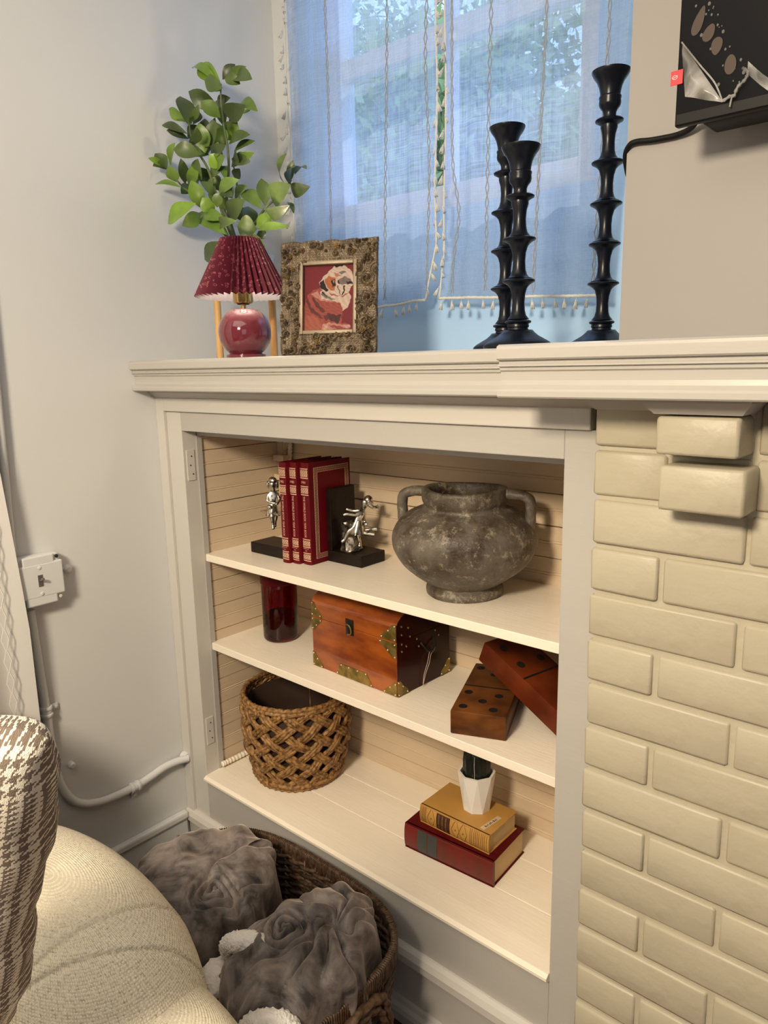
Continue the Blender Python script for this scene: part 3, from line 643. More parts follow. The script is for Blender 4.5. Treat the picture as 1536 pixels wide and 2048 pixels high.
LEAVES = [(480,210,350,95,100,.15),(470,205,320,128,55,.15),(488,225,385,180,85,.13),(488,175,562,85,60,.15),(520,150,628,97,42,.14),(545,150,668,178,85,.16),(500,165,595,205,65,.13),(478,240,410,205,60,.17),
 (465,345,290,245,95,.14),(475,400,358,305,85,.13),(498,375,628,320,105,.14),(590,320,702,374,70,.17),(525,420,602,375,60,.19),(500,455,450,300,70,.2),
 (292,450,238,280,105,.10),(292,430,345,320,45,.08),(275,418,176,345,62,.11),(280,495,135,450,48,.10),(285,525,158,475,42,.12),(300,570,335,455,75,.09),(385,610,350,430,95,.12),(400,615,445,400,75,.13),(482,600,435,420,115,.18),(500,530,575,425,110,.19),(395,560,385,410,80,.17),
 (525,555,655,505,72,.16),(555,600,685,540,45,.18),(540,690,560,590,70,.16),(545,640,655,662,75,.15),(560,655,682,605,52,.17),(420,615,512,560,62,.12),(480,700,410,615,85,.12),(430,700,505,625,80,.13),(505,690,425,740,60,.12),(360,620,200,590,92,.09),
 (180,680,212,548,62,.09),(158,705,88,612,85,.08),(150,690,48,640,40,.08),(160,700,75,690,70,.09),(215,780,175,680,72,.07),(240,810,92,800,46,.08),(268,790,240,640,60,.12),(290,800,345,645,62,.12),(355,775,345,640,80,.13),(400,770,340,690,80,.15),(330,905,172,1028,110,.09),(355,930,300,770,92,.11),(445,870,352,780,58,.10),(465,845,592,768,72,.11),(470,850,552,872,62,.10),(455,930,470,840,62,.10),(540,1010,632,880,115,.16),(560,880,642,805,62,.15),(460,800,400,740,90,.15),(420,880,445,760,80,.14),
 (722,940,605,840,88,.15),(740,920,717,760,82,.16),(780,890,900,790,112,.14),(848,780,877,612,62,.15),(880,790,905,650,42,.16),(890,800,930,700,58,.14),(915,735,985,715,50,.18),(895,830,1015,805,72,.15),(745,945,895,905,75,.15),(870,900,908,972,28,.15),(700,1060,895,1048,45,.15),
 (440,960,368,870,90,.13),(355,965,246,1040,85,.11),(505,1000,385,980,72,.12),(525,1095,342,975,105,.12),(490,1040,590,1010,62,.12),(690,1060,575,1040,130,.15),(640,1050,640,930,90,.17),(690,1050,772,965,78,.15),(600,1130,742,1165,88,.15),(515,1140,388,1235,105,.13),(600,1010,560,930,90,.2),(560,760,590,700,60,.2),(520,780,500,690,60,.19),(520,950,480,860,70,.14)]
rl = random.Random(21)
for k in range(26):
    q = LEAVES[rl.randrange(len(LEAVES))]
    if q[1] < 260 or q[1] > 1080 or q[0] > 700: continue
    a_ = rl.uniform(0, 6.28); LEAVES.append((q[0] + rl.uniform(-15, 15), q[1] + rl.uniform(-15, 15), q[0] + 85 * math.cos(a_), q[1] + 85 * math.sin(a_) - 20, rl.uniform(60, 95), q[5] + .03))
for i, (bx_, by_, tx_, ty_, w_, dp) in enumerate(LEAVES):
    b = wp(bx_, by_, dp + .01); t = wp(tx_, ty_, dp + random.uniform(-.035, .03)); sc_ = 1.72 / (2.954 * F_PX)
    n_ = np.array(CAM) - b; n_ /= np.linalg.norm(n_); n_ = n_ + np.array([random.uniform(-.5, .5), random.uniform(-.3, .3), random.uniform(-.1, .7)])
    part('leaf', leafgeo(b, t, w_ * sc_ * .96, random.uniform(.05, .2), n_), 'leaf', plant, True, 0)

# --- carved picture frame with the bulldog portrait
FA = math.radians(27.5); FT = math.radians(8)
fx = Vector((math.cos(FA), math.sin(FA), 0)); fn = Vector((math.sin(FA), -math.cos(FA), 0))
fz = (Vector((0, 0, 1)) * math.cos(FT) - fn * math.sin(FT)); fo = fx.cross(fz) * -1
fo = Vector(fz.cross(fx)) * -1  # outwards normal of the picture
fo = fx.cross(fz)
FW, FH = .195, .218
F0 = Vector((-.6385, .052, ZM + .0005)) - fo * .0
fm = basis(F0, fx, fz, fo)     # local: x right, y up, z outwards
frame = thing('picture_frame', (-.55, .1, ZM), 'carved bronze photo frame with a portrait of a bulldog on dark red', 'picture frame')
# relief of scrolls and leaves as a displaced band
def carved():
    nx, ny = 150, 168; B = .040; V = []; idx = {}
    ks = [(random.uniform(0, FW), random.uniform(0, FH), random.uniform(.008, .015), random.choice((-1, 1)), random.uniform(0, 6)) for _ in range(90)]
    kx = np.array([k[0] for k in ks]); ky = np.array([k[1] for k in ks]); kr = np.array([k[2] for k in ks]); kd = np.array([k[3] for k in ks]); kp = np.array([k[4] for k in ks])
    for j in range(ny):
        for i in range(nx):
            x = FW * i / (nx - 1); y = FH * j / (ny - 1)
            ei = min(x - B, FW - B - x, y - B, FH - B - y)
            if ei > .0022: continue
            eo = min(x, FW - x, y, FH - y)
            d = np.hypot(x - kx, y - ky); k = int(np.argmin(d / kr)); q = d[k] / kr[k]
            a = math.atan2(y - ky[k], x - kx[k])
            spir = math.cos(kd[k] * a + q * 7.5 + kp[k]); h = .0085 + .0045 * max(0, 1.15 - q) * (1 + .5 * spir) + .0026 * spir * max(0, 1.4 - q)
            h += .0012 * math.sin(x * 900 + 3 * math.sin(y * 700))
            h *= min(1, eo / .004 + .35)
            bx = x; by = y
            if eo < .003:  # scalloped outline
                wv = .0028 * (abs(math.sin(x * 75)) if (y < .003 or y > FH - .003) else abs(math.sin(y * 68))) - .0008
                if y > FH - .003: by += wv
                if y < .001: by = max(0, y)
                if x < .003: bx -= wv
                if x > FW - .003: bx += wv * .4
            idx[(i, j)] = len(V); V.append((bx, by, h))
    F = []
    for j in range(ny - 1):
        for i in range(nx - 1):
            q = [(i, j), (i + 1, j), (i + 1, j + 1), (i, j + 1)]
            if all(t in idx for t in q): F.append(tuple(idx[t] for t in q))
    return np.array(V), F
part('carved_moulding', xf(carved(), fm), 'frame_bronze', frame, True, 0)
def ringbox(x0, x1, y0, y1, t, z0, z1, bev=.001):
    return join(box(x0, x0 + t, y0, y1, z0, z1, bev), box(x1 - t, x1, y0, y1, z0, z1, bev), box(x0 + t, x1 - t, y0, y0 + t, z0, z1, bev), box(x0 + t, x1 - t, y1 - t, y1, z0, z1, bev))
part('frame_back', xf(ringbox(.002, FW - .002, .001, FH - .002, .041, -.006, .004), fm), 'frame_bronze', frame)
part('inner_lip', xf(ringbox(.0395, FW - .0395, .0395, FH - .0395, .0075, -.003, .0125, .0015), fm), 'frame_lip', frame, True)
# small flowers and gilded rosettes on the moulding
for k in range(46):
    s_ = random.random(); side = random.choice('lrtb'); c = .019 + random.uniform(-.010, .010)
    x, y = {'l': (c, FH * s_), 'r': (FW - c, FH * s_), 't': (FW * s_, FH - c), 'b': (FW * s_, c)}[side]
    x = min(max(x, .008), FW - .008); y = min(max(y, .008), FH - .008); r_ = random.uniform(.0022, .0042)
    g = [ico((x, y, .0125), (r_ * .6, r_ * .6, .003), 1)]
    for q in range(5):
        a = 2 * PI * q / 5 + k; g.append(ico((x + r_ * .9 * math.cos(a), y + r_ * .9 * math.sin(a), .0115), (r_ * .55, r_ * .55, .0022), 1))
    part('rosette', xf(join(*g), fm), 'frame_gold' if k % 4 == 0 else 'frame_bronze', frame, True)
# easel back
part('easel_leg', xf(box(FW / 2 - .03, FW / 2 + .03, 0, .15, -.0015, .0015), basis(F0 - fo * .045 + Vector((0, 0, .0)), fx, (fz * .97 + fo * .24).normalized(), fo)), 'label_brown', frame)
# the portrait, painted as flat print
def portrait():
    nx, ny = 110, 156; w0, w1, h0, h1 = .046, FW - .046, .046, FH - .046
    V, F = gridm(lambda u, v: (w0 + (w1 - w0) * u, h0 + (h1 - h0) * v, .003), nx, ny)
    o = part('portrait', xf((V, F), fm), 'portrait_print', frame)
    def P(x, y): return ((x - 415) / 700.0, 1 - (y - 455) / 1030.0)   # crop coordinates of the photograph
    def inpoly(px, py, poly):
        c = False; n = len(poly)
        for i in range(n):
            x1, y1 = poly[i]; x2, y2 = poly[i - 1]
            if (y1 > py) != (y2 > py) and px < (x2 - x1) * (py - y1) / (y2 - y1) + x1: c = not c
        return c
    red = (.24, .028, .040); body = (.42, .095, .075); cream = (.78, .60, .50); dark = (.030, .018, .018); orange = (.55, .17, .07); pink = (.66, .30, .26); shade_ = (.16, .045, .04); grey = (.24, .19, .17)
    L = [([(390, 1240), (440, 1000), (480, 900), (560, 830), (640, 820), (800, 880), (1000, 900), (1070, 980), (1030, 1100), (950, 1190), (940, 1360), (1020, 1370), (1070, 1440), (1040, 1480), (390, 1490)], body),
         ([(520, 900), (600, 850), (660, 960), (800, 1020), (930, 1060), (960, 1130), (900, 1040), (760, 1030), (640, 1000)], pink),
         ([(400, 1240), (520, 1230), (620, 1280), (680, 1400), (660, 1490), (385, 1490)], (.50, .14, .10)),
         ([(440, 1010), (470, 960), (520, 1100), (620, 1200), (700, 1300), (640, 1270), (520, 1180)], shade_),
         ([(520, 950), (560, 960), (640, 1080), (720, 1180), (690, 1200), (600, 1120)], shade_),
         ([(740, 1200), (860, 1240), (940, 1230), (900, 1370), (800, 1330), (740, 1290)], (.10, .035, .035)),
         ([(640, 860), (700, 830), (800, 930), (960, 960), (1040, 900), (1070, 980), (1030, 1110), (960, 1180), (930, 1060), (800, 1010), (660, 980)], cream),
         ([(630, 720), (700, 620), (780, 540), (830, 480), (960, 470), (1050, 540), (1100, 640), (1110, 720), (1080, 790), (1030, 900), (930, 950), (800, 900), (690, 860), (640, 800)], cream),
         ([(640, 720), (690, 680), (720, 780), (760, 850), (730, 870), (670, 830), (635, 790)], dark),
         ([(700, 680), (760, 630), (850, 660), (860, 760), (840, 860), (780, 850), (730, 780)], orange),
         ([(790, 690), (850, 690), (850, 790), (810, 800)], dark), ([(815, 700), (845, 705), (835, 760)], (.5, .3, .2)),
         ([(820, 460), (900, 440), (980, 455), (940, 485), (850, 500)], dark),
         ([(820, 580), (880, 590), (930, 640), (860, 640)], (.55, .22, .14)),
         ([(890, 590), (950, 550), (1000, 580), (930, 610)], grey), ([(905, 680), (980, 640), (1060, 700), (1100, 760), (1040, 760), (960, 770), (900, 760)], grey),
         ([(1000, 720), (1090, 735), (1080, 770), (1010, 765)], dark), ([(880, 700), (900, 690), (910, 770), (890, 760)], dark),
         ([(960, 780), (985, 790), (975, 900), (930, 950), (940, 920), (960, 870)], dark), ([(870, 780), (885, 770), (930, 930), (915, 930)], grey),
         ([(680, 1380), (780, 1350), (940, 1390), (1050, 1400), (1060, 1450), (900, 1440), (760, 1480), (660, 1490)], pink),
         ([(700, 1400), (760, 1370), (740, 1470), (690, 1480)], (.75, .45, .33)), ([(760, 1390), (860, 1400), (960, 1430), (960, 1450), (820, 1440)], (.42, .08, .08)),
         ([(960, 1400), (1040, 1390), (1060, 1430), (1000, 1450)], (.7, .42, .36)), ([(690, 1240), (760, 1220), (780, 1300), (720, 1320)], shade_),
         ([(650, 900), (700, 880), (760, 950), (860, 1000), (800, 1000), (700, 960)], grey), ([(660, 880), (670, 860), (740, 940), (730, 950)], dark)]
    L = [([P(*q) for q in poly], c) for poly, c in L]
    cols = np.zeros((nx * ny, 4)); r = np.random.default_rng(3)
    for j in range(ny):
        for i in range(nx):
            u = i / (nx - 1); v = j / (ny - 1); uu = u + .006 * math.sin(v * 70); vv = v + .005 * math.sin(u * 60); c = red
            for poly, cc_ in L:
                if inpoly(uu, vv, poly): c = cc_
            k = .9 + .2 * r.random() + .10 * math.sin(uu * 55 + vv * 80 + 3 * math.sin(vv * 20)) * (0 if c is red else 1)
            k *= .56; cols[j * nx + i] = (c[0] * k, c[1] * k, c[2] * k, 1)
    ca = o.data.color_attributes.new('print', 'FLOAT_COLOR', 'POINT'); ca.data.foreach_set('color', cols.ravel())
portrait()

# ================================================================== upper shelf
ZS1 = -.2783
# --- yearbooks
bkx = [(-.7745, .1440, '1982'), (-.7500, .1530, '1983'), (-.7245, .1620, '1981')]
BW, BH, BD = .0233, .2330, .135
for i, (x0, y0, yr) in enumerate(bkx):
    if i == 2: x1 = x0 + .0275
    else: x1 = x0 + BW
    side = {0: 'leftmost of the three', 1: 'between the other two', 2: 'rightmost, gilt border on its cover'}[i]
    bk = thing('book', ((x0 + x1) / 2, y0 + .06, ZS1), 'red yearbook dated %s on its spine, %s' % (yr, side), 'book', 'red yearbooks on the upper shelf')
    # cover: rounded spine plus two boards
    n = 9; prof = []
    for k in range(n):
        a = PI * (k / (n - 1)); prof.append((x0 + (x1 - x0) / 2 - math.cos(a) * (x1 - x0) / 2, y0 + .0035 - .0035 * math.sin(a)))
    prof += [(x1, y0 + BD), (x1 - .0018, y0 + BD), (x1 - .0018, y0 + .006), (x0 + .0018, y0 + .006), (x0 + .0018, y0 + BD), (x0, y0 + BD)]
    V = [(x, y, ZS1) for x, y in prof] + [(x, y, ZS1 + BH) for x, y in prof]; m_ = len(prof)
    F = [(k, (k + 1) % m_, m_ + (k + 1) % m_, m_ + k) for k in range(m_)] + [tuple(range(m_ - 1, -1, -1)), tuple(range(m_, 2 * m_))]
    part('cover', (V, F), 'book_cloth', bk, True, 35)
    part('page_block', box(x0 + .0018, x1 - .0018, y0 + .006, y0 + BD - .003, ZS1 + .003, ZS1 + BH - .003), 'page_dark', bk)
    xm = (x0 + x1) / 2; hw = (x1 - x0) / 2
    def band(z0, z1, mm, k=.90, nm='gilt_rule'):
        def f(u, v):
            t = -k + 2 * k * u; a = math.acos(-t); return (xm + t * hw, y0 + .0035 - .0035 * math.sin(a) - .00035, z0 + (z1 - z0) * v)
        part(nm, gridm(f, 9, 2), mm, bk, True)
    T = ZS1 + BH
    for zt in (.0155, .0355, .0485, .0600, .0830): pass
    fr = lambda f: T - BH * f
    for a_, b_ in ((.068, .134), (.238, .296), (.760, .812), (.897, .948)):
        band(fr(b_), fr(a_), 'gold_motif', .86, 'gilt_ornament')
        band(fr(a_ - .008), fr(a_ - .016), 'gold_print'); band(fr(b_ + .016), fr(b_ + .008), 'gold_print')
    def sp_text(s, size, zc, rot):
        V, F = text(s, size); V = V.copy()
        if rot: V[:, 0] *= .095 / np.ptp(V[:, 0])
        if rot: V = np.stack([V[:, 1], -V[:, 0], V[:, 2]], 1)
        part('gilt_lettering', (np.stack([xm + V[:, 0], np.full(len(V), y0 - .0009), zc + V[:, 1]], 1), F), 'gold_print', bk)
    sp_text(yr, .0078, fr(.188), False)
    sp_text('THE WORLD BOOK YEAR BOOK', .0089, fr(.525), True)
    sp_text('EVENTS OF', .0034, fr(.840), False); sp_text(str(int(yr) - 1), .0034, fr(.862), False)
    if i == 2:
        # gilt border on the cover board
        def frame_rect(y_a, y_b, z_a, z_b, t, mm, nm):
            for q in ((y_a, y_b, z_b - t, z_b), (y_a, y_b, z_a, z_a + t), (y_a, y_a + t, z_a + t, z_b - t), (y_b - t, y_b, z_a + t, z_b - t)):
                part(nm, box(x1, x1 + .0004, *q), mm, bk)
        ya, yb_ = y0 + .018, y0 + BD - .006; za, zb_ = ZS1 + .012, T - .012
        frame_rect(ya, yb_, za, zb_, .0007, 'gold_print', 'gilt_rule'); frame_rect(ya + .0015, yb_ - .0015, za + .0015, zb_ - .0015, .0075, 'gold_lace', 'gilt_border'); frame_rect(ya + .0102, yb_ - .0102, za + .0102, zb_ - .0102, .0007, 'gold_print', 'gilt_rule')

# --- bookends
def skin(name, pts, edges, rad, m, parent, sub=2):
    off = np.array(wloc(parent)); me = bpy.data.meshes.new(name); me.from_pydata([tuple(np.array(p) - off) for p in pts], edges, []); me.update()
    me.materials.append(M[m]); o = bpy.data.objects.new(name, me); COL.objects.link(o); o.parent = parent
    md = o.modifiers.new('skin', 'SKIN'); me.skin_vertices[0] if me.skin_vertices else None
    for v, r in zip(me.skin_vertices[0].data, rad): v.radius = (r, r)
    me.skin_vertices[0].data[0].use_root = True
    md.use_smooth_shade = True
    if sub: o.modifiers.new('sub', 'SUBSURF').levels = sub; o.modifiers['sub'].render_levels = sub
    return o
def fig_frame(c):
    v = np.array([c[0] - CAM.x, c[1] - CAM.y]); v /= np.linalg.norm(v); r = np.array([v[1], -v[0]])
    return lambda a, d, z: (c[0] + r[0] * a + v[0] * d, c[1] + r[1] * a + v[1] * d, z)   # a: to the side, d: away, z
def figure(parent, J, m='silver'):
    """J: joints dict -> one continuous body"""
    names = ['hip', 'waist', 'chest', 'neck', 'head', 'crown', 'shL', 'elL', 'haL', 'hatL', 'shR', 'elR', 'haR', 'hatR', 'thL', 'knL', 'anL', 'toL', 'thR', 'knR', 'anR', 'toR']
    rad = dict(hip=.0105, waist=.0090, chest=.0095, neck=.0046, head=.0105, crown=.0085, shL=.0052, elL=.0042, haL=.0036, hatL=.0034, shR=.0052, elR=.0042, haR=.0036, hatR=.0034, thL=.0076, knL=.0056, anL=.0042, toL=.0048, thR=.0076, knR=.0056, anR=.0042, toR=.0048)
    E = [('hip', 'waist'), ('waist', 'chest'), ('chest', 'neck'), ('neck', 'head'), ('head', 'crown'), ('chest', 'shL'), ('shL', 'elL'), ('elL', 'haL'), ('haL', 'hatL'), ('chest', 'shR'), ('shR', 'elR'), ('elR', 'haR'), ('haR', 'hatR'), ('hip', 'thL'), ('thL', 'knL'), ('knL', 'anL'), ('anL', 'toL'), ('hip', 'thR'), ('thR', 'knR'), ('knR', 'anR'), ('anR', 'toR')]
    return skin('figure', [J[n] for n in names], [(names.index(a), names.index(b)) for a, b in E], [rad[n] for n in names], m, parent)
def bookend(bx0, bx1, by0_, by1_, post_x0, post_x1, label):
    t = thing('bookend', ((bx0 + bx1) / 2, (by0_ + by1_) / 2, ZS1), label, 'bookend', 'figurine bookends beside the red books')
    part('base', box(bx0, bx1, by0_, by1_, ZS1, ZS1 + .0262, .002), 'bookend_base', t)
    part('upright', box(post_x0, post_x1, by0_, by1_, ZS1 + .0262, ZS1 + .170, .0015), 'bookend_base', t)
    return t
bl = bookend(-.908, -.776, .160, .235, -.789, -.776, 'dark wood bookend with a silver child sitting on a bench, left of the red books')
br = bookend(-.6955, -.590, .2140, .2950, -.6955, -.681, 'dark wood bookend with a silver running girl, right of the red books')
S = fig_frame((-.872, .205))
z0 = ZS1 + .0262
figure(bl, dict(hip=S(-.002, .0, -.176), waist=S(-.001, 0, -.160), chest=S(.002, 0, -.142), neck=S(.003, 0, -.128), head=S(.002, -.002, -.116), crown=S(.002, -.001, -.104), shL=S(-.010, 0, -.139), elL=S(-.012, -.004, -.154), haL=S(.003, -.012, -.158), hatL=S(.010, -.012, -.158), shR=S(.013, 0, -.139), elR=S(.018, -.004, -.152), haR=S(.011, -.012, -.160), hatR=S(.007, -.014, -.161),
    thL=S(-.006, -.010, -.180), knL=S(-.004, -.018, -.185), anL=S(-.001, -.016, -.212), toL=S(-.001, -.022, -.221), thR=S(.006, -.010, -.180), knR=S(.008, -.018, -.184), anR=S(.003, -.010, -.208), toR=S(.003, -.016, -.217)))
part('hair', join(ico(S(.003, .0055, -.1065), (.0118, .0100, .0105), 3), ico(S(-.008, .003, -.115), (.0042, .006, .0095), 2), ico(S(.013, .003, -.115), (.0042, .006, .0105), 2)), 'silver', bl, True)
def skirt(c, S_, r0, r1, z0_, z1_, da=0, dd=0, n=26):
    V = []; F = []
    for j in range(5):
        t = j / 4
        for i in range(n):
            a = 2 * PI * i / n; rr = (r0 + (r1 - r0) * t) * (1 + .10 * math.sin(6 * a) * t); V.append(S_(c[0] + da * t + rr * math.cos(a), c[1] + dd * t + rr * math.sin(a), z0_ + (z1_ - z0_) * t))
    for j in range(4):
        for i in range(n): F.append((j * n + i, j * n + (i + 1) % n, (j + 1) * n + (i + 1) % n, (j + 1) * n + i))
    return np.array(V), F
part('dress', skirt((0, 0), S, .0095, .0165, -.158, -.188, 0, -.008), 'silver', bl, True, 0)
part('hand_bag', ico(S(-.008, -.015, -.166), (.009, .006, .005), 2), 'silver', bl, True)
part('bench', join(box(-.905, -.800, .192, .222, -.186, -.180, .002)), 'silver', bl)
part('tree_stump', tube(spline([S(.052 - .02, .004, z0), S(.030, .004, z0 + .02), S(.033, .003, z0 + .045), S(.032, .003, -.186)], 6), [.011, .010, .008, .007, .0065, .006, .006, .006, .006, .006, .006, .006, .006, .0065, .0065, .007, .007, .007, .007], 9, rfun=lambda k, a: 1 + .18 * math.sin(5 * a + k * .5)), 'silver', bl, True)
S = fig_frame((-.640, .250))
figure(br, dict(hip=S(.000, 0, -.195), waist=S(.007, 0, -.180), chest=S(.016, 0, -.165), neck=S(.022, 0, -.153), head=S(.0235, -.001, -.142), crown=S(.027, 0, -.132), shL=S(.018, -.009, -.161), elL=S(-.001, -.013, -.166), haL=S(-.019, -.014, -.163), hatL=S(-.027, -.014, -.166), shR=S(.015, .009, -.161), elR=S(-.002, .012, -.162), haR=S(-.016, .012, -.158), hatR=S(-.021, .012, -.157),
    thL=S(-.004, -.007, -.200), knL=S(-.014, -.010, -.202), anL=S(-.025, -.009, -.224), toL=S(-.033, -.010, -.230), thR=S(.004, .006, -.202), knR=S(.006, .006, -.218), anR=S(.010, .005, -.236), toR=S(.008, .000, -.246)))
part('hair', join(ico(S(.0315, .0025, -.1355), (.0100, .0108, .0108), 3), ico(S(.036, .000, -.144), (.006, .009, .008), 2), *[tube(spline([S(.032, dd, -.138 - q * .002), S(.040, dd * 1.3, -.148 - q * .002), S(.047 + q * .002, dd * 1.2, -.150 - q * .003), S(.054 + q * .001, dd, -.146 - q * .004)], 5), list(np.linspace(.0042, .0012, 16)), 7) for q, dd in enumerate((-.006, -.002, .003, .006))]), 'silver', br, True)
part('dress', skirt((.008, 0), S, .0085, .0185, -.180, -.212, -.004, 0), 'silver', br, True, 0)
part('bow', join(ico(S(.020, .006, -.187), (.009, .005, .006), 2), ico(S(.024, -.003, -.190), (.008, .005, .005), 2)), 'silver', br, True)
part('log_bench', join(tube([S(.002, .008, -.209), S(.050, .010, -.205)], .0045, 8), tube([S(.000, -.004, -.207), S(.043, -.008, -.214)], .0055, 10)), 'silver', br, True)
part('tree_trunk', tube(spline([S(-.010, .006, z0), S(-.012, .007, z0 + .02), S(-.016, .008, -.21), S(-.020, .009, -.185)], 6), list(np.linspace(.024, .011, 19)), 14, rfun=lambda k, a: 1 + .13 * math.sin(6 * a + k * .4) + .07 * math.sin(11 * a)), 'silver_dark', br, True)

# --- urn
UC = (-.312, .213, ZS1)
def urnp():
    P = [(.050, .0), (.072, .0005), (.0755, .004), (.0755, .013), (.071, .019), (.070, .022), (.082, .030), (.104, .046), (.125, .066), (.1375, .088), (.1405, .106), (.1385, .124), (.129, .142), (.112, .157), (.094, .166), (.083, .170), (.0795, .174), (.0795, .178), (.0815, .183), (.0825, .190), (.0825, .203), (.080, .208), (.071, .2085), (.067, .203), (.066, .19), (.078, .170), (.11, .15), (.12, .11), (.08, .05), (.01, .03)]
    S_ = spline([(a, b, 0) for a, b in P], 4); return [(max(.002, q[0]), q[1]) for q in S_]
urn = thing('urn', UC, 'squat grey-brown clay urn with two square handles on the upper shelf', 'urn')
V, F = lathe(urnp(), UC, 96, False)
for i in range(len(V)):
    d = V[i] - np.array(UC); a = math.atan2(d[1], d[0]); k = 1 + .006 * math.sin(3 * a + d[2] * 20) + .004 * math.sin(7 * a - d[2] * 60)
    V[i, 0] = UC[0] + d[0] * k; V[i, 1] = UC[1] + d[1] * k; V[i, 2] += .0018 * math.sin(2 * a + 1)
part('body', (V, F), 'urn', urn, True, 0)
hd = Vector((.848, .53, 0)).normalized()   # handles lie across the view
def hpt(r, z, s): return (UC[0] + s * hd.x * r * (1 if s > 0 else 1), UC[1] + s * hd.y * r, UC[2] + z)
for s in (-1, 1):
    hx = Vector((.93, .36, 0)).normalized() if s > 0 else Vector((.93, .36, 0)).normalized()
    q = lambda r, z: (UC[0] + s * hx.x * r, UC[1] + s * hx.y * r, UC[2] + z)
    P = spline([q(.070, .199), q(.090, .199), q(.110, .197), q(.122, .191), q(.1265, .180), q(.1265, .166), q(.126, .150), q(.124, .136)], 6)
    V, F = tube(P, .0115, 14, rfun=lambda k, a: 1 + .12 * math.cos(2 * a) + .04 * math.sin(3 * a + k * .7))
    part('handle', (V, F), 'urn', urn, True, 0)

# ================================================================== middle shelf
# --- amber jar
jx, jy = -.875, .215; jz = shelf2z(jx)
jar = thing('jar', (jx, jy, jz), 'dark amber glass jar with a lid on the middle shelf', 'jar')
part('jar_body', lathe([(.036, 0), (.041, .001), (.0440, .006), (.0445, .012), (.0445, .140), (.0425, .146), (.0400, .146), (.0410, .138), (.0415, .014), (.038, .008), (.006, .007)], (jx, jy, jz), 48), 'amber_glass', jar, True, 60)
part('lid', lathe([(.040, .1462), (.0455, .147), (.0465, .149), (.0465, .172), (.045, .175), (.010, .176)], (jx, jy, jz), 48), 'red_cover', jar, True, 40)
part('wax', lathe([(.040, .0085), (.0405, .010), (.0405, .060), (.004, .061)], (jx, jy, jz), 32), 'red_cover', jar, True, 40)

# --- treasure chest
cA = Vector((-.6874, .1488, 0)); cB = Vector((-.4286, .1394, 0)); ex = (cB - cA); CL = ex.length; ex.normalize(); ey = Vector((-ex.y, ex.x, 0)); CD = .174
zc_ = shelf2z(-.6); CM = basis(Vector((cA.x, cA.y, zc_)), ex, ey, Vector((0, 0, 1)))
CH, CT = .1190, .160   # lid seam, lid shoulder
chest = thing('wooden_chest', (-.55, .23, zc_), 'orange-brown lacquered wooden chest with brass corners and a domed lid', 'chest')
part('body', xf(box(0, CL, 0, CD, 0, CH - .0008, .0015), CM), 'chest_wood', chest)
n = 10; prof = [(0, CH + .0004), (0, CT - .010)]
for k in range(n + 1):
    a = PI - PI * k / n; prof.append((CD / 2 + CD / 2 * math.cos(a), CT - .010 + .034 * math.sin(a)))
prof += [(CD, CH + .0004)]
V = [(0, y, z) for y, z in prof] + [(CL, y, z) for y, z in prof]; m_ = len(prof)
F = [(k, (k + 1) % m_, m_ + (k + 1) % m_, m_ + k) for k in range(m_)] + [tuple(range(m_ - 1, -1, -1)), tuple(range(m_, 2 * m_))]
lid = part('lid', xf((V, F), CM), 'chest_wood', chest, True, 40)
part('end_panel', xf(box(CL - .0005, CL + .0012, .0015, CD - .0015, .001, CH - .001), CM), 'chest_dark', chest)
V2 = [(CL + .0012 if q[0] > .1 else CL - .0008, q[1], q[2]) for q in V]
part('lid_end_panel', xf((V2, F), CM), 'chest_dark', chest)
def plate(poly, nm='brass_plate', face='front', studs=()):
    mt_ = .0011
    def L(a, b, d): return (a, -d, b) if face == 'front' else (CL + .0012 + d, a, b)
    V = [L(a, b, 0) for a, b in poly] + [L(a, b, mt_) for a, b in poly]; k = len(poly)
    F = [tuple(range(k, 2 * k)), tuple(range(k - 1, -1, -1))] + [(i, (i + 1) % k, k + (i + 1) % k, k + i) for i in range(k)]
    p = part(nm, xf((V, F), CM), 'aged_brass', chest)
    for a, b in studs:
        part('stud', xf(ico(L(a, b, mt_), .0023, 2), CM), 'stud_brass', p, True)
def corner(cx, cz, sx, sz, w_, h_, face='front'):
    poly = [(cx, cz), (cx + sx * w_, cz), (cx + sx * w_ * .92, cz + sz * h_ * .25), (cx + sx * w_ * .5, cz + sz * h_ * .62), (cx + sx * w_ * .25, cz + sz * h_ * .95), (cx, cz + sz * h_)]
    if sx * sz < 0: poly = poly[::-1]
    plate(poly, studs=[(cx + sx * .0035, cz + sz * (h_ - .004)), (cx + sx * w_ * .48, cz + sz * h_ * .55), (cx + sx * (w_ - .004), cz + sz * .0035), (cx + sx * .0035, cz + sz * .0035)], face=face)
corner(0, .001, 1, 1, .034, .034); corner(CL, .001, -1, 1, .038, .030)
corner(0, CH - .002, 1, -1, .034, .030); corner(0, CH + .002, 1, 1, .034, .034); corner(CL, CH - .002, -1, -1, .048, .034); corner(CL, CH + .002, -1, 1, .044, .036)
corner(0, .001, 1, 1, .034, .034, 'end'); corner(CD, .001, -1, 1, .034, .034, 'end')
plate([(.078, .001), (.190, .001), (.172, .028), (.090, .028)], studs=[(.081, .005), (.094, .026), (.118, .026), (.145, .026), (.170, .026), (.186, .005)])
hs = part('hasp', xf(join(box(.112, .136, -.0022, 0, CH - .016, CH + .020, .002), ico((.124, -.003, CH - .004), (.009, .003, .011), 2)), CM), 'iron_dark', chest, True)
part('hasp_ring', xf(tube([(.124 + .009 * math.cos(a), -.006 - .002 * math.sin(a), CH - .002 + .012 * math.sin(a)) for a in np.linspace(-1.9, 1.9, 18)], .0016, 8), CM), 'aged_brass', hs, True)
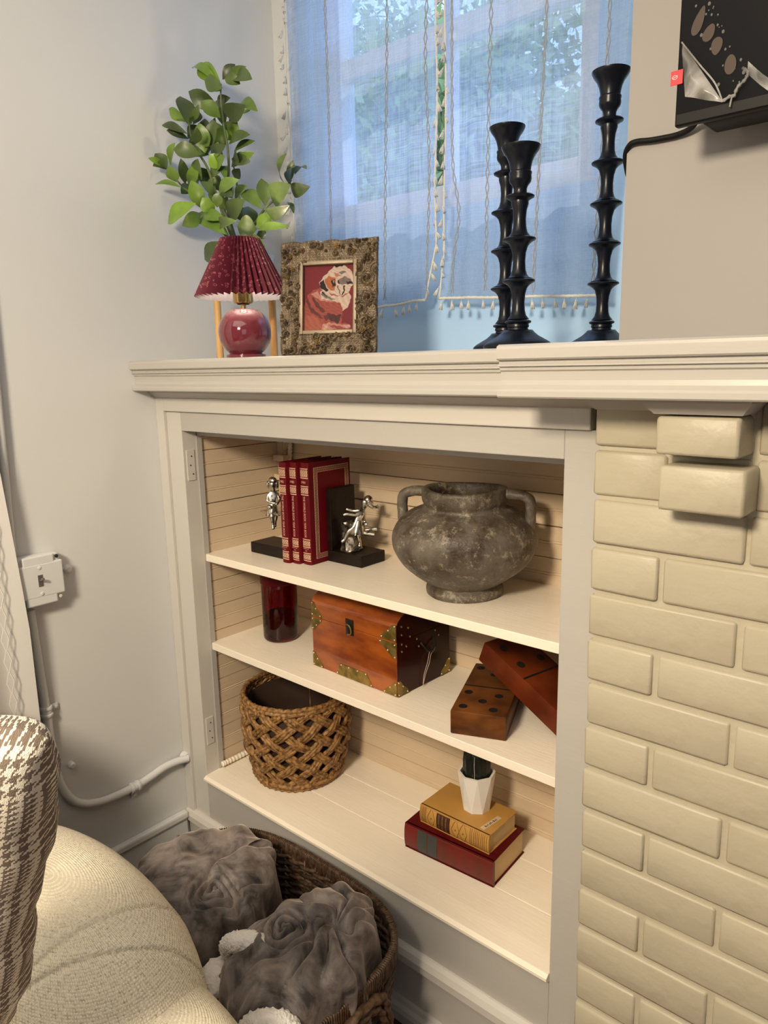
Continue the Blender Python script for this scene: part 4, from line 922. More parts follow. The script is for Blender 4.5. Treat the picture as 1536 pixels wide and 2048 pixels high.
hl = part('side_handle', xf(tube(spline([(CL + .0012, .075, .098), (CL + .010, .078, .088), (CL + .012, .088, .078), (CL + .012, .102, .078), (CL + .010, .112, .088), (CL + .0012, .115, .098)], 5), .0022, 8), CM), 'iron_dark', chest, True)
for a, b in ((.014, .150), (.014, .132), (.014, .112), (.014, .096), (.035, .142), (.040, .122), (.028, .104), (.062, .110), (.068, .092), (.122, .112), (.134, .098)):
    part('stud', xf(ico((CL + .0022, a, b), (.0014, .0018, .0024), 1), CM), 'stud_brass', chest, True)
part('tag_string', xf(tube(spline([(CL + .004, .122, .084), (CL + .008, .106, .078), (CL + .006, .098, .070), (CL + .009, .088, .052), (CL + .007, .078, .025), (CL + .006, .076, .002)], 6), .0007, 5), CM), 'string_tan', chest, True)
part('tag_string', xf(tube(spline([(CL + .0045, .120, .083), (CL + .010, .109, .073), (CL + .008, .101, .066), (CL + .010, .092, .048), (CL + .008, .082, .026), (CL + .007, .074, .001)], 6), .0006, 5), CM), 'string_tan', chest, True)

# --- big wooden dominoes
def domino(mtx, L_, W_, T_, pips, groove, m, label, warp=0.0):
    t = thing('wooden_domino', mtx.translation, label, 'domino', 'oversized wooden dominoes on the middle shelf')
    V, F = box(0, L_, 0, W_, 0, T_, .003); r = random.Random(5)
    part('block', xf((V, F), mtx), m, t, True, 30)
    for x, y in pips:
        part('pip', xf(lathe([(.0085, -.001), (.0085, .0004), (.0070, .0006), (.001, .0005)], (x, y, T_), 20), mtx), 'pip_black', t)
    if groove: part('groove', xf(box(L_ / 2 - .002, L_ / 2 + .002, .002, W_ - .002, T_ - .003, T_ + .0004), mtx), 'pip_black', t)
    return t
dz_ = shelf2z(-.2)
a0 = Vector((-.2593, .0907, 0)); b0 = Vector((-.1622, .130, 0)); wx = (b0 - a0).normalized(); lx = Vector((-wx.y, wx.x, 0))
DM = basis(Vector((a0.x, a0.y, dz_)), lx, -wx * -1, Vector((0, 0, 1)))
DM = basis(Vector((b0.x, b0.y, dz_)), lx, -wx, Vector((0, 0, 1)))
domino(DM, .230, .1045, .0475, [(.022, .028), (.022, .085), (.052, .054), (.082, .028), (.084, .088), (.150, .028), (.178, .054), (.205, .088)], True, 'domino_wood', 'brown wooden domino lying flat on the shelf, nearest the shelf edge')
P0 = Vector((-.288, .226, -.4195)); P1 = Vector((-.082, .180, -.5035)); l2 = (P1 - P0).normalized(); up2 = Vector((0, 0, 1)); w2 = l2.cross(up2).normalized() * -1; n2 = l2.cross(w2).normalized()
if n2.z < 0: n2 = -n2
DM2 = basis(P0, l2, w2, n2)
if DM2.determinant() < 0: print('flip', DM2.determinant())
domino(DM2, .225, .103, .046, [(.030, .026), (.030, .082), (.080, .026), (.080, .082)], True, 'domino_red', 'reddish wooden domino leaning across the brown one')

# ================================================================== bottom of the bookcase
ZB0 = -.8498
def braid(P, r, n=7, pitch=5.0):
    return tube(P, r, n, rfun=lambda k, a: 1 + .24 * math.cos(2 * a + k * pitch * .25))
bc = np.array((-.822, .207, ZB0)); BHt = .222
def brad(t): return .105 + .028 * math.sin(PI * .5 * min(1, t * 1.5)) - .002 * t
basket = thing('rope_basket', tuple(bc), 'round brown open-weave rope basket at the left of the bottom shelf', 'basket')
NB = 13
for fam in (-1, 1):
    for k in range(NB):
        gg = []
        for s in (-1, 0, 1):
            P = []; K = 44
            for j in range(K):
                t = j / (K - 1); z = .010 + (BHt - .022) * t
                ang = 2 * PI * k / NB + fam * (t * 1.9) + s * .078
                ph = (ang * NB / (2 * PI)) ; wv = math.cos(PI * (t * 1.9 * NB / PI) + (0 if fam > 0 else PI))
                rr = brad(t) + .0032 * wv + (.001 if s == 0 else 0)
                P.append(bc + np.array((rr * math.cos(ang), rr * math.sin(ang), z)))
            gg.append(braid(P, .0050, 6, 3.6))
        part('woven_strand', join(*gg), 'rattan', basket, True, 0)
def ringpts(c, r, z, n=90, wob=0): return [c + np.array((r * math.cos(a), r * math.sin(a), z + wob * math.sin(9 * a))) for a in np.linspace(0, 2 * PI, n, endpoint=False)]
def braid_ring(c, r, z, rt, n=160):
    return tube(ringpts(c, r, z, n, .0008), rt, 8, True, rfun=lambda k, a: 1 + .24 * math.cos(2 * a + k * 2 * PI * 20 / n * 2))
part('rim', join(braid_ring(bc, brad(1) , BHt - .008, .0062), braid_ring(bc, brad(1) - .002, BHt, .0060)), 'rattan', basket, True, 0)
part('base_braid', join(braid_ring(bc, .106, .006, .0062), braid_ring(bc, .112, .016, .0060)), 'rattan', basket, True, 0)
part('liner', lathe([(.010, .004), (.098, .005), (.112, .060), (.1225, .13), (.1235, .20), (.1225, .20), (.121, .13), (.11, .06), (.096, .008), (.010, .008)], bc, 48), 'rattan_inner', basket, True, 0)
for a in (1.0, 1.55, 2.1):
    part('inner_rib', tube([bc + np.array((.1195 * math.cos(a), .1195 * math.sin(a), z)) for z in (.05, .12, .20)], .0014, 6), 'rattan', basket, True)

# --- stacked books
def flat_book(A, B, C, h, z, cover, spine, label, group):
    A = Vector((A[0], A[1], 0)); B = Vector((B[0], B[1], 0)); x_ = (B - A); L_ = x_.length; x_.normalize(); y_ = Vector((-x_.y, x_.x, 0)); D_ = (Vector((C[0], C[1], 0)) - B).dot(y_)
    mt_ = basis(Vector((A.x, A.y, z)), x_, y_, Vector((0, 0, 1)))
    t = thing('book', (A.x + L_ / 2, A.y + D_ / 2, z), label, 'book', group)
    part('back_cover', xf(box(0, L_, 0, D_, 0, .0022, .0006), mt_), cover, t); part('front_cover', xf(box(0, L_, 0, D_, h - .0022, h, .0006), mt_), cover, t)
    part('page_block', xf(box(.004, L_ - .0035, .003, D_ - .004, .0022, h - .0022), mt_), 'paper', t)
    n = 8; prof = [(.0035 - .006 * math.sin(PI * k / n), h * (1 - math.cos(PI * k / n)) / 2) for k in range(n + 1)]; prof = prof + [(.006, h), (.006, 0)]
    prof = [(a, b) for a, b in prof]
    part('spine', xf(extrude_x(prof, 0, L_), mt_), spine, t, True, 50)
    return t, mt_, L_, D_
g = 'old hardbacks stacked under the white pot'
t, mt_, L_, D_ = flat_book((-.4140, .1400), (-.1995, .1517), (-.1960, .2842), .0570, ZB0, 'red_cover', 'red_spine', 'thick dark red hardback with slate labels, bottom of the stack', g)
def sp_patch(t, mt_, h, x0, x1, k0, k1, m, nm):
    def f(u, v):
        a = PI * (k0 + (k1 - k0) * v); return (x0 + (x1 - x0) * u, .0035 - .0064 * math.sin(a), h * (1 - math.cos(a)) / 2)
    part(nm, xf(gridm(f, 2, 9), mt_), m, t, True)
sp_patch(t, mt_, .057, .034, .058, .16, .84, 'label_slate', 'spine_label'); sp_patch(t, mt_, .057, .060, .083, .16, .84, 'label_slate', 'spine_label')
ZY = ZB0 + .0572
t, mt_, L_, D_ = flat_book((-.3905, .1640), (-.2180, .1640), (-.2060, .2710), .0410, ZY, 'yellow_cloth', 'yellow_cloth', 'mustard cloth hardback with a brown label, lying on the red one', g)
sp_patch(t, mt_, .041, .044, .078, .08, .92, 'label_brown', 'spine_label')
for k in range(3): sp_patch(t, mt_, .0412, .049 + k * .009, .0515 + k * .009, .22, .78, 'brown_print', 'label_lettering')
for x in (.003, .007, .0095, .013, .0155, .128, .132, .137, .141, .145, .149, .154, .158, .162, .167): sp_patch(t, mt_, .0412, x, x + .0013, .06, .94, 'brown_print', 'spine_rule')
def diamond(x0, x1):
    xm = (x0 + x1) / 2
    for sx in (0, 1):
        for sv in (0, 1):
            xa, xb = ((x0, xm) if sx == 0 else (x1, xm)); va, vb = (.5, .08 if sv == 0 else .92); P = []
            for q in np.linspace(0, 1, 8):
                a = PI * (va + (vb - va) * q); P.append((xa + (xb - xa) * q, .0035 - .0062 * math.sin(a), .041 * (1 - math.cos(a)) / 2))
            part('diamond_line', xf(tube(P, .0006, 4), mt_), 'brown_print', t)
    part('diamond_centre', xf(ico((xm, -.0026, .0205), (.0018, .0006, .0028), 1), mt_), 'brown_print', t)
for q in ((.021, .040), (.083, .102), (.102, .121)): diamond(*q)
s0 = Vector((-.2343, .1752, 0)); s1 = Vector((-.2263, .2373, 0)); sx_ = (s1 - s0).normalized()
sm = basis(Vector((s0.x - .008, s0.y, ZY + .0412)), sx_, Vector((-sx_.y, sx_.x, 0)), Vector((0, 0, 1)))
part('sticker', xf(box(0, .056, -.0055, .0055, 0, .0003), sm), 'sticker', t)
for k in range(9): part('sticker_print', xf(box(.010 + k * .0042, .0125 + k * .0042 - (k % 3) * .0006, -.0028, .0026 - (k % 2) * .002, .0003, .0005), sm), 'label_brown', t)
# --- faceted white pot with a dark cactus
pz = ZY + .0414; pcx, pcy = -.2925, .2305
def facets():
    n = 8; V = []; R = [(.0285, 0, 0), (.0385, .040, .5), (.0400, .082, 0), (.0345, .082, 0), (.033, .055, 0)]
    rings = [(.029, .0, 0), (.0395, .083, .5), (.0345, .083, .5), (.032, .06, .5)]
    for r, z, o in rings:
        for i in range(n): a = 2 * PI * (i + o) / n + .25; V.append((pcx + r * math.cos(a), pcy + r * math.sin(a), pz + z))
    F = []
    for i in range(n):
        k = (i + 1) % n; F += [(i, k, n + i), (k, n + k, n + i)]
        for j in (1, 2): F.append((j * n + i, j * n + k, (j + 1) * n + k, (j + 1) * n + i))
    F.append(tuple(range(n - 1, -1, -1))); F.append(tuple(3 * n + i for i in range(n))); return np.array(V), F
pot = thing('cactus_pot', (pcx, pcy, pz), 'small faceted white pot holding a black-green cactus on the stacked books', 'potted cactus')
part('pot', facets(), 'white_ceramic', pot)
part('soil', lathe([(.031, .058), (.0315, .066), (.002, .068)], (pcx, pcy, pz), 24), 'pot_dark', pot, True)
part('cactus', tube([(pcx, pcy, pz + z) for z in np.linspace(.064, .152, 14)], [.022, .025, .026, .0265, .0265, .0265, .0265, .0265, .026, .025, .023, .019, .012, .003], 48, rfun=lambda k, a: 1 + .09 * abs(math.sin(6 * a)) + (.02 if k % 2 else 0)), 'succulent', pot, True, 0)
part('cactus_thread', tube(spline([(pcx + .012, pcy - .026, pz + .130), (pcx + .013, pcy - .0285, pz + .11), (pcx + .014, pcy - .0285, pz + .09), (pcx + .012, pcy - .028, pz + .072)], 5), .0006, 5), 'string_tan', pot)

# ================================================================== gauze curtains in the alcove
YCU = .402
def diamonds(pts_fn, z0, z1, step, hw, m, parent, nm='embroidery'):
    gs = []
    for s in (-1, 1):
        P = []; z = z1; k = 0
        while z > z0:
            P.append(pts_fn(z, s * hw * (1 if k % 2 else .12) * (1)))
            z -= step / 2; k += 1
        gs.append(tube(P, .0011, 5))
    return part(nm, join(*gs), m, parent, True)
def tassel_mesh():
    g = [ico((0, 0, -.006), (.0022, .0022, .0022), 1), tube([(0, 0, 0), (0, 0, -.006)], .0006, 4)]
    for k in range(7):
        a = 2 * PI * k / 7; g.append(tube([(.0008 * math.cos(a), .0008 * math.sin(a), -.007), (.0024 * math.cos(a), .0024 * math.sin(a), -.013), (.0034 * math.cos(a), .0034 * math.sin(a), -.021)], .0011, 4))
    return join(*g)
TAS = to_mesh('tassel', *tassel_mesh(), 'tassel', True, 0)
def add_tassel(parent, x, y, z, rx=0, ry=0, sc=1.0):
    o = bpy.data.objects.new('tassel', TAS); COL.objects.link(o); o.parent = parent; o.location = Vector((x, y, z)) - wloc(parent); o.rotation_euler = (rx, ry, random.uniform(0, 3)); o.scale = (sc, sc, sc); return o
def curtain(name, xl, xr, zb, zt, seed, label, lines, edge_side):
    r = random.Random(seed); ph = [r.uniform(0, 6) for _ in range(6)]
    def yoff(x, z):
        k = 1 - .35 * (z - .3)
        return .0055 * k * math.sin(x * 38 + ph[0] + .8 * math.sin(z * 3 + ph[1])) + .0035 * math.sin(x * 83 + ph[2] + math.sin(z * 5)) + .0015 * math.sin(x * 150 + ph[3])
    t = thing(name, ((xl(.3) + xr(.3)) / 2, YCU, .3), label, 'curtain', 'gauze curtains at the alcove window')
    def f(u, v):
        z = zb((xl(.3) + (xr(.3) - xl(.3)) * u)) * (1 - v) + zt * v; x = xl(z) + (xr(z) - xl(z)) * u
        return (x, YCU + yoff(x, z), z)
    part('panel', gridm(f, 120, 50), 'gauze', t, True, 0)
    for fx_ in lines:
        diamonds(lambda z, o: (fx_(z) + o, YCU + yoff(fx_(z) + o, z) - .0015, z), zb(fx_(.3)) + .008, zt - .01, .0285, .0035, 'stitching', t)
    # woven hem band and its tassels
    xs = np.linspace(xl(.3), xr(.3), 60)
    part('hem_band', tube([(x, YCU + yoff(x, .3) - .001, zb(x) + .002) for x in xs], .0028, 6, rfun=lambda k, a: 1 + .3 * (k % 2)), 'tassel', t, True, 0)
    x = xl(.3) + .012
    while x < xr(.3) - .004:
        add_tassel(t, x, YCU + yoff(x, .3) - .002, zb(x) - .001, r.uniform(-.15, .15), r.uniform(-.25, .25), r.uniform(.9, 1.15)); x += r.uniform(.021, .031)
    # tassels all the way up one edge
    z = .33; fe = xl if edge_side == 'l' else xr; sg = -1 if edge_side == 'l' else 1
    zs = []
    while z < zt - .02:
        zs.append(z); add_tassel(t, fe(z) + sg * .002, YCU + yoff(fe(z), z) - .003, z, r.uniform(-.5, .2), sg * r.uniform(-.5, -.05), r.uniform(.85, 1.15)); z += r.uniform(.024, .034)
    P = [(fe(z), YCU + yoff(fe(z), z), z) for z in np.linspace(zb(fe(.3)), zt, 80)]
    part('edge_braid', tube(P, .0020, 6, rfun=lambda k, a: 1 + .35 * (k % 2)), 'tassel', t, True, 0)
    return t
lerp = lambda a, b, t: a + (b - a) * max(0, min(1, t))
Lr = lambda z: -.5185 - .030 * max(0, min(1, (.42 - z) / .12)) + .002 * math.sin(z * 20)
cl = curtain('gauze_curtain', lambda z: -.968 - .003 * math.sin(z * 9), Lr, lambda x: .292 + .010 * max(0, (x + .75) / .2), 1.22, 3, 'left white gauze curtain panel behind the picture frame', [lambda z: -.842 - .006 * math.cos(z * 4), lambda z: lerp(-.6665, -.6487, (z - .31) / .6), lambda z: -.538 + .004 * math.sin(z * 14)], 'r')
z = .42; rr_ = random.Random(12)
while z < 1.18:
    add_tassel(cl, -.972, YCU - .006, z, 0, rr_.uniform(.1, .9), 1.1); z += rr_.uniform(.02, .034)
part('edge_braid', tube([(-.968 - .003 * math.sin(z * 9), YCU - .003, z) for z in np.linspace(.30, 1.21, 60)], .0016, 6), 'tassel', cl, True, 0)
curtain('gauze_curtain', lambda z: -.4965 - .020 * max(0, min(1, (.40 - z) / .1)) - .002 * math.sin(z * 16), lambda z: lerp(-.125, -.098, (z - .3) / .5), lambda x: .302 - .02 * max(0, (x + .5) / .35), 1.22, 9, 'right white gauze curtain panel behind the candlesticks', [lambda z: -.475 + .017 * math.exp(-((z - .47) / .07) ** 2), lambda z: lerp(-.3946, -.3819, (z - .33) / .5), lambda z: lerp(-.2755, -.2588, (z - .31) / .48), lambda z: lerp(-.156, -.1427, (z - .31) / .42)], 'l')
rod = part('curtain_rod', tube([(-1.068, YCU, 1.225), (.049, YCU, 1.225)], .006, 10), 'window_trim', None, True, label='thin white rod carrying both gauze curtains', cat='curtain rod')
# curtain hanging on the left wall
lc = thing('linen_curtain', (-1.035, -.6, -.95), 'white linen curtain with diamond stitching hanging on the left wall by the sofa', 'curtain')
def lcf(u, v):
    z = -.98 + 2.25 * v; y = -.334 - .022 * max(0, min(1, (z + .35) / .4)) - .95 * u; x = -1.036 + .010 * math.sin(y * 34 + .6 * math.sin(z * 2)) + .005 * math.sin(y * 71)
    return (max(x, -1.058), y, z)
part('panel', gridm(lcf, 90, 30), 'linen', lc, True, 0)
diamonds(lambda z, o: (-1.0235, -.384 + o, z), -.75, .3, .046, .0075, 'tassel', lc)
diamonds(lambda z, o: (-1.0235, -.56 + o, z), -.75, 1.0, .046, .0075, 'tassel', lc)

# ================================================================== television above the mantel
tv = thing('television', (.7, .0, .42), 'black television hung over the mantel, protective film peeling off its corner', 'television')
tvx0, tvz0 = .1440, .4230
part('screen_panel', box(tvx0, 1.16, -.030, -.019, tvz0, 1.02, .002), 'tv_black', tv, True, 30)
part('rear_housing', xf(box(.17, 1.13, -.019, .030, tvz0 + .0, .96, .004), Matrix()), 'tv_black', tv, True, 30)
part('wall_mount', box(.5, .8, .028, .058, .55, .85), 'tv_black', tv)
part('lower_bezel', box(tvx0 + .002, 1.158, -.0315, -.0295, tvz0 + .001, tvz0 + .0125, .0006), 'cable_black', tv)
def flat_poly(poly, y, m, nm, parent, th=.0006):
    k = len(poly); V = [(x, y, z) for x, z in poly] + [(x, y - th, z) for x, z in poly]
    F = [tuple(range(k)), tuple(range(2 * k - 1, k - 1, -1))] + [(i, k + i, k + (i + 1) % k, (i + 1) % k) for i in range(k)]
    return part(nm, (V, F), m, parent)
def ell(cx, cz, a, b, rot, n=22, taper=0):
    P = []
    for i in range(n):
        t = 2 * PI * i / n; x = a * math.cos(t) * (1 - taper * math.sin(t)); z = b * math.sin(t); P.append((cx + x * math.cos(rot) - z * math.sin(rot), cz + x * math.sin(rot) + z * math.cos(rot)))
    return P
for cx, cz, a, b, rot, tp in ((.1650, .5260, .0052, .0145, -.35, .35), (.1765, .5110, .0058, .0088, -.45, .2), (.1855, .4955, .0058, .0088, -.1, -.2), (.2010, .4735, .0060, .0098, 0, .1)):
    flat_poly(ell(cx, cz, a, b, rot, taper=tp), -.0304, 'bubble_print', 'stone_print', tv, .0003)
rd = random.Random(4)
for k in range(32):
    t = rd.random(); flat_poly(ell(.163 + .045 * t + rd.gauss(0, .0075), .552 - .095 * t + rd.gauss(0, .010), *(lambda q: (q, q * 1.3))(rd.uniform(.0005, .0017)), 0, 8), -.0301, 'drop_print', 'drop_print', tv, .0003)
# peeled film corner, thin crumpled sheet
def peel(u, v):
    # triangle fan from (tvx0+.006,.507) to (.1965,.4385)
    a = np.array((tvx0 + .0045, .5085)); b = np.array((.1965, .4365)); c = np.array((tvx0 + .0075, .4535))
    p = a + (b - a) * u; q = a * (1 - u) + c * u if u < .35 else c + (b - c) * ((u - .35) / .65)
    w_ = p + (q - p) * v
    return (w_[0], -.0312 - .004 * math.sin(PI * v) * math.sin(PI * u) - .0012 * math.sin(u * 17 + v * 5) * v, w_[1])
part('peeled_film', gridm(peel, 24, 12), 'film', tv, True, 0)
part('film_crease', tube(spline([(tvx0 + .0045, -.033, .5085), (.170, -.0345, .480), (.187, -.034, .458), (.1965, -.033, .437)], 6), .0009, 6), 'film', tv, True)
part('film_curl', tube(spline([(.1965, -.033, .4375), (.2045, -.035, .4405), (.2085, -.036, .4395), (.2120, -.037, .447), (.2190, -.036, .4535), (.2205, -.036, .460), (.2150, -.034, .4655)], 6), [.0008 + .0012 * abs(math.sin(k * .9)) for k in range(37)], 6), 'film', tv, True)
part('film_curl', tube(spline([(.2068, -.0345, .4415), (.2060, -.036, .436), (.2050, -.036, .4295)], 6), .0009, 6), 'film', tv, True)
part('film_edge', gridm(lambda u, v: (.2190 + .30 * u, -.0312 - .002 * math.sin(u * 25) * (1 - v), .4600 - .035 * math.sin(min(1, u * 6) * PI / 2) + .012 * v), 40, 4), 'film', tv, True, 0)
tb = part('pull_tab', box(.1378, .1512, -.0318, -.0312, .4665, .4815, .0002), 'red_tab', tv)
part('tab_mark', tube([(.1425 + .0028 * math.cos(a), -.0320, .4745 + .0020 * math.sin(a)) for a in np.linspace(0, 2 * PI, 14, endpoint=False)], .0003, 4, True), 'white_print', tb)
part('tab_mark', tube([(.1400, -.0320, .4738), (.1425, -.0320, .4745), (.1455, -.0320, .4758)], .0003, 4), 'white_print', tb)
part('power_cable', tube(spline([(.172, .022, .470), (.160, .030, .452), (.146, .040, .446), (.134, .049, .4400), (.118, .0525, .4372), (.100, .0530, .4370), (.082, .0530, .4378), (.066, .0530, .4395), (.056, .0540, .4375), (.0475, .062, .428), (.0455, .075, .410), (.0465, .085, .397), (.0440, .095, .385), (.044, .12, .34), (.044, .18, .25)], 6), .0036, 10), 'cable_black', None, True, label='black power cable running from the television round the plaster edge', cat='cable')

# ================================================================== big dark oval basket with throws
BX0, BX1, BY0, BY1, BRZ = -.800, -.236, -.392, .000, -.852
def rrect(t, inset=0.0, z=BRZ):
    """point on the rounded-rectangle outline, t in 0..1 (counter-clockwise)"""
    hx = (BX1 - BX0) / 2 - inset; hy = (BY1 - BY0) / 2 - inset; cx = (BX0 + BX1) / 2; cy = (BY0 + BY1) / 2
    a = 2 * PI * t; e = 2 / 3.2; c = math.cos(a); s = math.sin(a)
    return np.array((cx + hx * math.copysign(abs(c) ** e, c), cy + hy * math.copysign(abs(s) ** e, s), z))
def outline(inset, z, n=200):
    P = np.array([rrect(k / 4000, inset, z) for k in range(4001)]); d = np.concatenate([[0], np.cumsum(np.linalg.norm(np.diff(P, axis=0), axis=1))])
    q = np.linspace(0, d[-1], n, endpoint=False); return np.stack([np.interp(q, d, P[:, i]) for i in range(3)], 1)
bk2 = thing('oval_wicker_basket', ((BX0 + BX1) / 2, (BY0 + BY1) / 2, ZF), 'large dark woven wicker basket full of grey throws, standing on the floor by the bookcase', 'basket')
# wrapped rim: a flat band wound with short strands
O = outline(.006, BRZ - .016, 340)
g = []
for k in range(340):
    p = O[k]; t_ = O[(k + 1) % 340] - O[k - 1]; t_ /= np.linalg.norm(t_); nrm = np.array((t_[1], -t_[0], 0)); w_ = .0022 * random.uniform(.8, 1.15); hh = .0165
    V, F = box(-w_, w_, -.0062, .0062, -hh, hh, .0016, 1); sk = random.uniform(-.0012, .0012)
    V[:, 0] += V[:, 2] * sk * 40 * .4; V2 = p + V[:, :1] * t_ + V[:, 1:2] * nrm * random.uniform(.92, 1.08) + np.stack([0 * V[:, 0], 0 * V[:, 0], V[:, 2] * 1], 1); g.append((V2, F))
part('rim_wrapping', join(*g), 'dark_wicker_brown', bk2, True, 40, kind='stuff')
rows = 15
for j in range(rows):
    zz = ZF + .010 + j * (BRZ - .034 - ZF - .010) / (rows - 1); ins = .010 + .045 * (1 - j / (rows - 1)) ** 1.6
    gs = []
    for s in (0, 1):
        P = outline(ins, zz, 300); P = np.array([p + np.array((0, 0, .0042 * math.sin(k * .42 + s * PI))) for k, p in enumerate(P)])
        C_ = P.mean(0); C_[2] = 0; d = P - C_; d[:, 2] = 0; d /= np.linalg.norm(d, axis=1)[:, None]
        P = P + d * (.0038 * np.cos(np.arange(300) * .42 + s * PI))[:, None]; gs.append(tube(P, .0046, 6, True))
    part('braided_row', join(*gs), 'dark_wicker' if j % 2 else 'dark_wicker_brown', bk2, True, 0)
gs = []
P0_ = outline(.012, 0, 46)
for k in range(46):
    c_ = np.array(((BX0 + BX1) / 2, (BY0 + BY1) / 2, 0)); d = P0_[k] - c_; d /= np.linalg.norm(d)
    gs.append(tube([P0_[k] * np.array((1, 1, 0)) - d * (.045 * (1 - j / 7) ** 1.6 - .004) + np.array((0, 0, ZF + .01 + j * (BRZ - .02 - ZF - .01) / 7)) for j in range(8)], .0042, 6))
part('upright_stakes', join(*gs), 'dark_wicker_brown', bk2, True, 0)
part('basket_floor', (lambda P: (np.concatenate([P, P + (0, 0, .006)]), [tuple(range(len(P) - 1, -1, -1)), tuple(range(len(P), 2 * len(P)))] + [(i, (i + 1) % len(P), len(P) + (i + 1) % len(P), len(P) + i) for i in range(len(P))]))(outline(.055, ZF + .001, 60)), 'dark_wicker', bk2)
# handle loop at the right end
hx = BX1 + .002
part('handle', join(braid(spline([(hx, -.125, BRZ - .125), (hx + .003, -.135, BRZ - .075), (hx + .004, -.15, BRZ - .040), (hx + .004, -.195, BRZ - .030), (hx + .004, -.24, BRZ - .040), (hx + .003, -.255, BRZ - .075), (hx, -.265, BRZ - .125)], 12), .0085, 8, 3), braid(spline([(hx, -.135, BRZ - .125), (hx + .004, -.147, BRZ - .080), (hx + .005, -.165, BRZ - .052), (hx + .005, -.195, BRZ - .046), (hx + .005, -.225, BRZ - .052), (hx + .004, -.243, BRZ - .080), (hx, -.255, BRZ - .125)], 12), .0075, 8, 3)), 'dark_wicker_brown', bk2, True, 0)

def throw(name, label, c, rx, ry, ztop, zbot, pinch, spi, n, k, seed, tilt=(0, 0), A=.013, skew=0.0):
    r = random.Random(seed); ph = r.uniform(0, 6)
    cx, cy = c
    def h(x, y):
        dx, dy = x - pinch[0], y - pinch[1]; ro = math.hypot(dx, dy) + 1e-5; fi = math.atan2(dy, dx)
        s = fi * n / (2 * PI) + k * math.log(ro + .03) + .35 * math.sin(fi * 2 + ph) + .25 * math.sin(ro * 40 + fi * 3)
        t = s - math.floor(s); rid = math.sin(PI * t) ** .42
        m1 = min(1, ro / .05) * math.exp(-(ro / .17) ** 2)
        ex, ey = x - spi[0], y - spi[1]; r2 = math.hypot(ex, ey); f2 = math.atan2(ey, ex)
        s2 = r2 / .0165 + f2 / (2 * PI) + .2 * math.sin(3 * f2 + ph); t2 = s2 - math.floor(s2); rid2 = math.sin(PI * t2) ** .5
        w2_ = math.exp(-(r2 / .050) ** 4)
        hh = (1 - w2_) * A * (rid - .6) * m1 * 1.5 + w2_ * A * .9 * (rid2 - .55) - .012 * math.exp(-(ro / .02) ** 2)
        hh += .0045 * math.sin(x * 47 + 2 * math.sin(y * 31 + ph)) + .003 * math.sin(y * 90 + x * 60)
        return hh
    def f(u, v):
        a = 2 * PI * u; th = v * PI * .56
        ra = math.sin(min(th, PI / 2)) ** .9; zz = (max(0, math.cos(min(th, PI / 2)))) ** .55
        x = cx + rx * ra * math.cos(a) * (1 + .05 * math.sin(3 * a + ph)); y = cy + ry * ra * math.sin(a) * (1 + .05 * math.sin(2 * a + ph))
        z = ztop - .055 + .055 * zz + tilt[0] * (x - cx) + tilt[1] * (y - cy)
        if v > .86:
            q = (v - .86) / .14; z = z + (zbot - z) * q
        d = h(x, y); out = ra ** 3
        lat = out * (.006 * math.sin(a * 9 + ph + 25 * z) + .004 * math.sin(a * 17 + 3 * math.sin(a * 5)))
        return (x + math.cos(a) * lat, y + math.sin(a) * lat, z + d * (1 - .7 * out))
    return part(name, gridm(f, 190, 120, True), 'velvet', None, True, 0, label=label, cat='throw', group='grey plush throws rolled in the basket')
t1 = throw('plush_throw', 'grey plush throw rolled at the back left of the basket, folded corner over the rim', (-.640, -.215), .140, .150, -.792, -1.03, (-.520, -.225), (-.560, -.245), 7, 1.1, 5, (-.05, .02), .027)
cz = part('folded_corner', (lambda g_: g_)(gridm(lambda u, v: (-.770 + .150 * u + .02 * v, -.165 + .085 * u * (1 - .3 * v) - .075 * v, -.828 + .026 * math.sin(PI * min(1, v * 1.2)) + .024 * u ** 2 * (1 - v) + .004 * math.sin(u * 22 + v * 6)), 50, 24)), 'velvet', t1, True, 0)
t2 = throw('plush_throw', 'grey plush throw at the right of the basket, swirling to a pinched centre', (-.345, -.222), .106, .160, -.778, -1.03, (-.318, -.168), (-.370, -.238), 8, -.9, 11, (0, .03), .027)
def sherpa(pts, r0, name, label):
    P = spline(pts, 10); rr = r0 if hasattr(r0, '__len__') else [r0] * len(P); rr = np.interp(np.linspace(0, 1, len(P)), np.linspace(0, 1, len(rr)), rr)
    V, F = tube(P, list(rr), 26, rfun=lambda k, a: 1 + .07 * math.sin(7 * a + k * 1.3) + .05 * math.sin(11 * a - k * 2.1) + random.uniform(-.04, .04))
    return V, F
part('sherpa_edge', sherpa([(-.452, -.290, -.842), (-.446, -.300, -.812), (-.425, -.298, -.794), (-.400, -.285, -.786), (-.375, -.268, -.790)], [.012, .016, .018, .017, .012], '', ''), 'sherpa', t2, True, 0)
part('sherpa_edge', sherpa([(-.470, -.285, -.90), (-.455, -.318, -.86), (-.430, -.340, -.845), (-.405, -.355, -.85)], [.022, .026, .024, .014], '', ''), 'sherpa', t1, True, 0)
t3 = part('plush_throw', gridm(lambda u, v: (-.42 + .165 * u, -.375 + .10 * v * (1 - .3 * u), -.872 + .050 * math.sin(PI * v * .6) + .012 * math.sin(u * 9 + v * 4) + .006 * math.sin(v * 22)), 60, 30), 'velvet', None, True, 0, label='grey plush throw lying lowest along the near side of the basket', cat='throw', group='grey plush throws rolled in the basket')
part('sherpa_edge', sherpa([(-.315, -.375, -.838), (-.285, -.362, -.820), (-.255, -.345, -.818), (-.232, -.335, -.828)], [.018, .026, .026, .016], '', ''), 'sherpa', t3, True, 0)

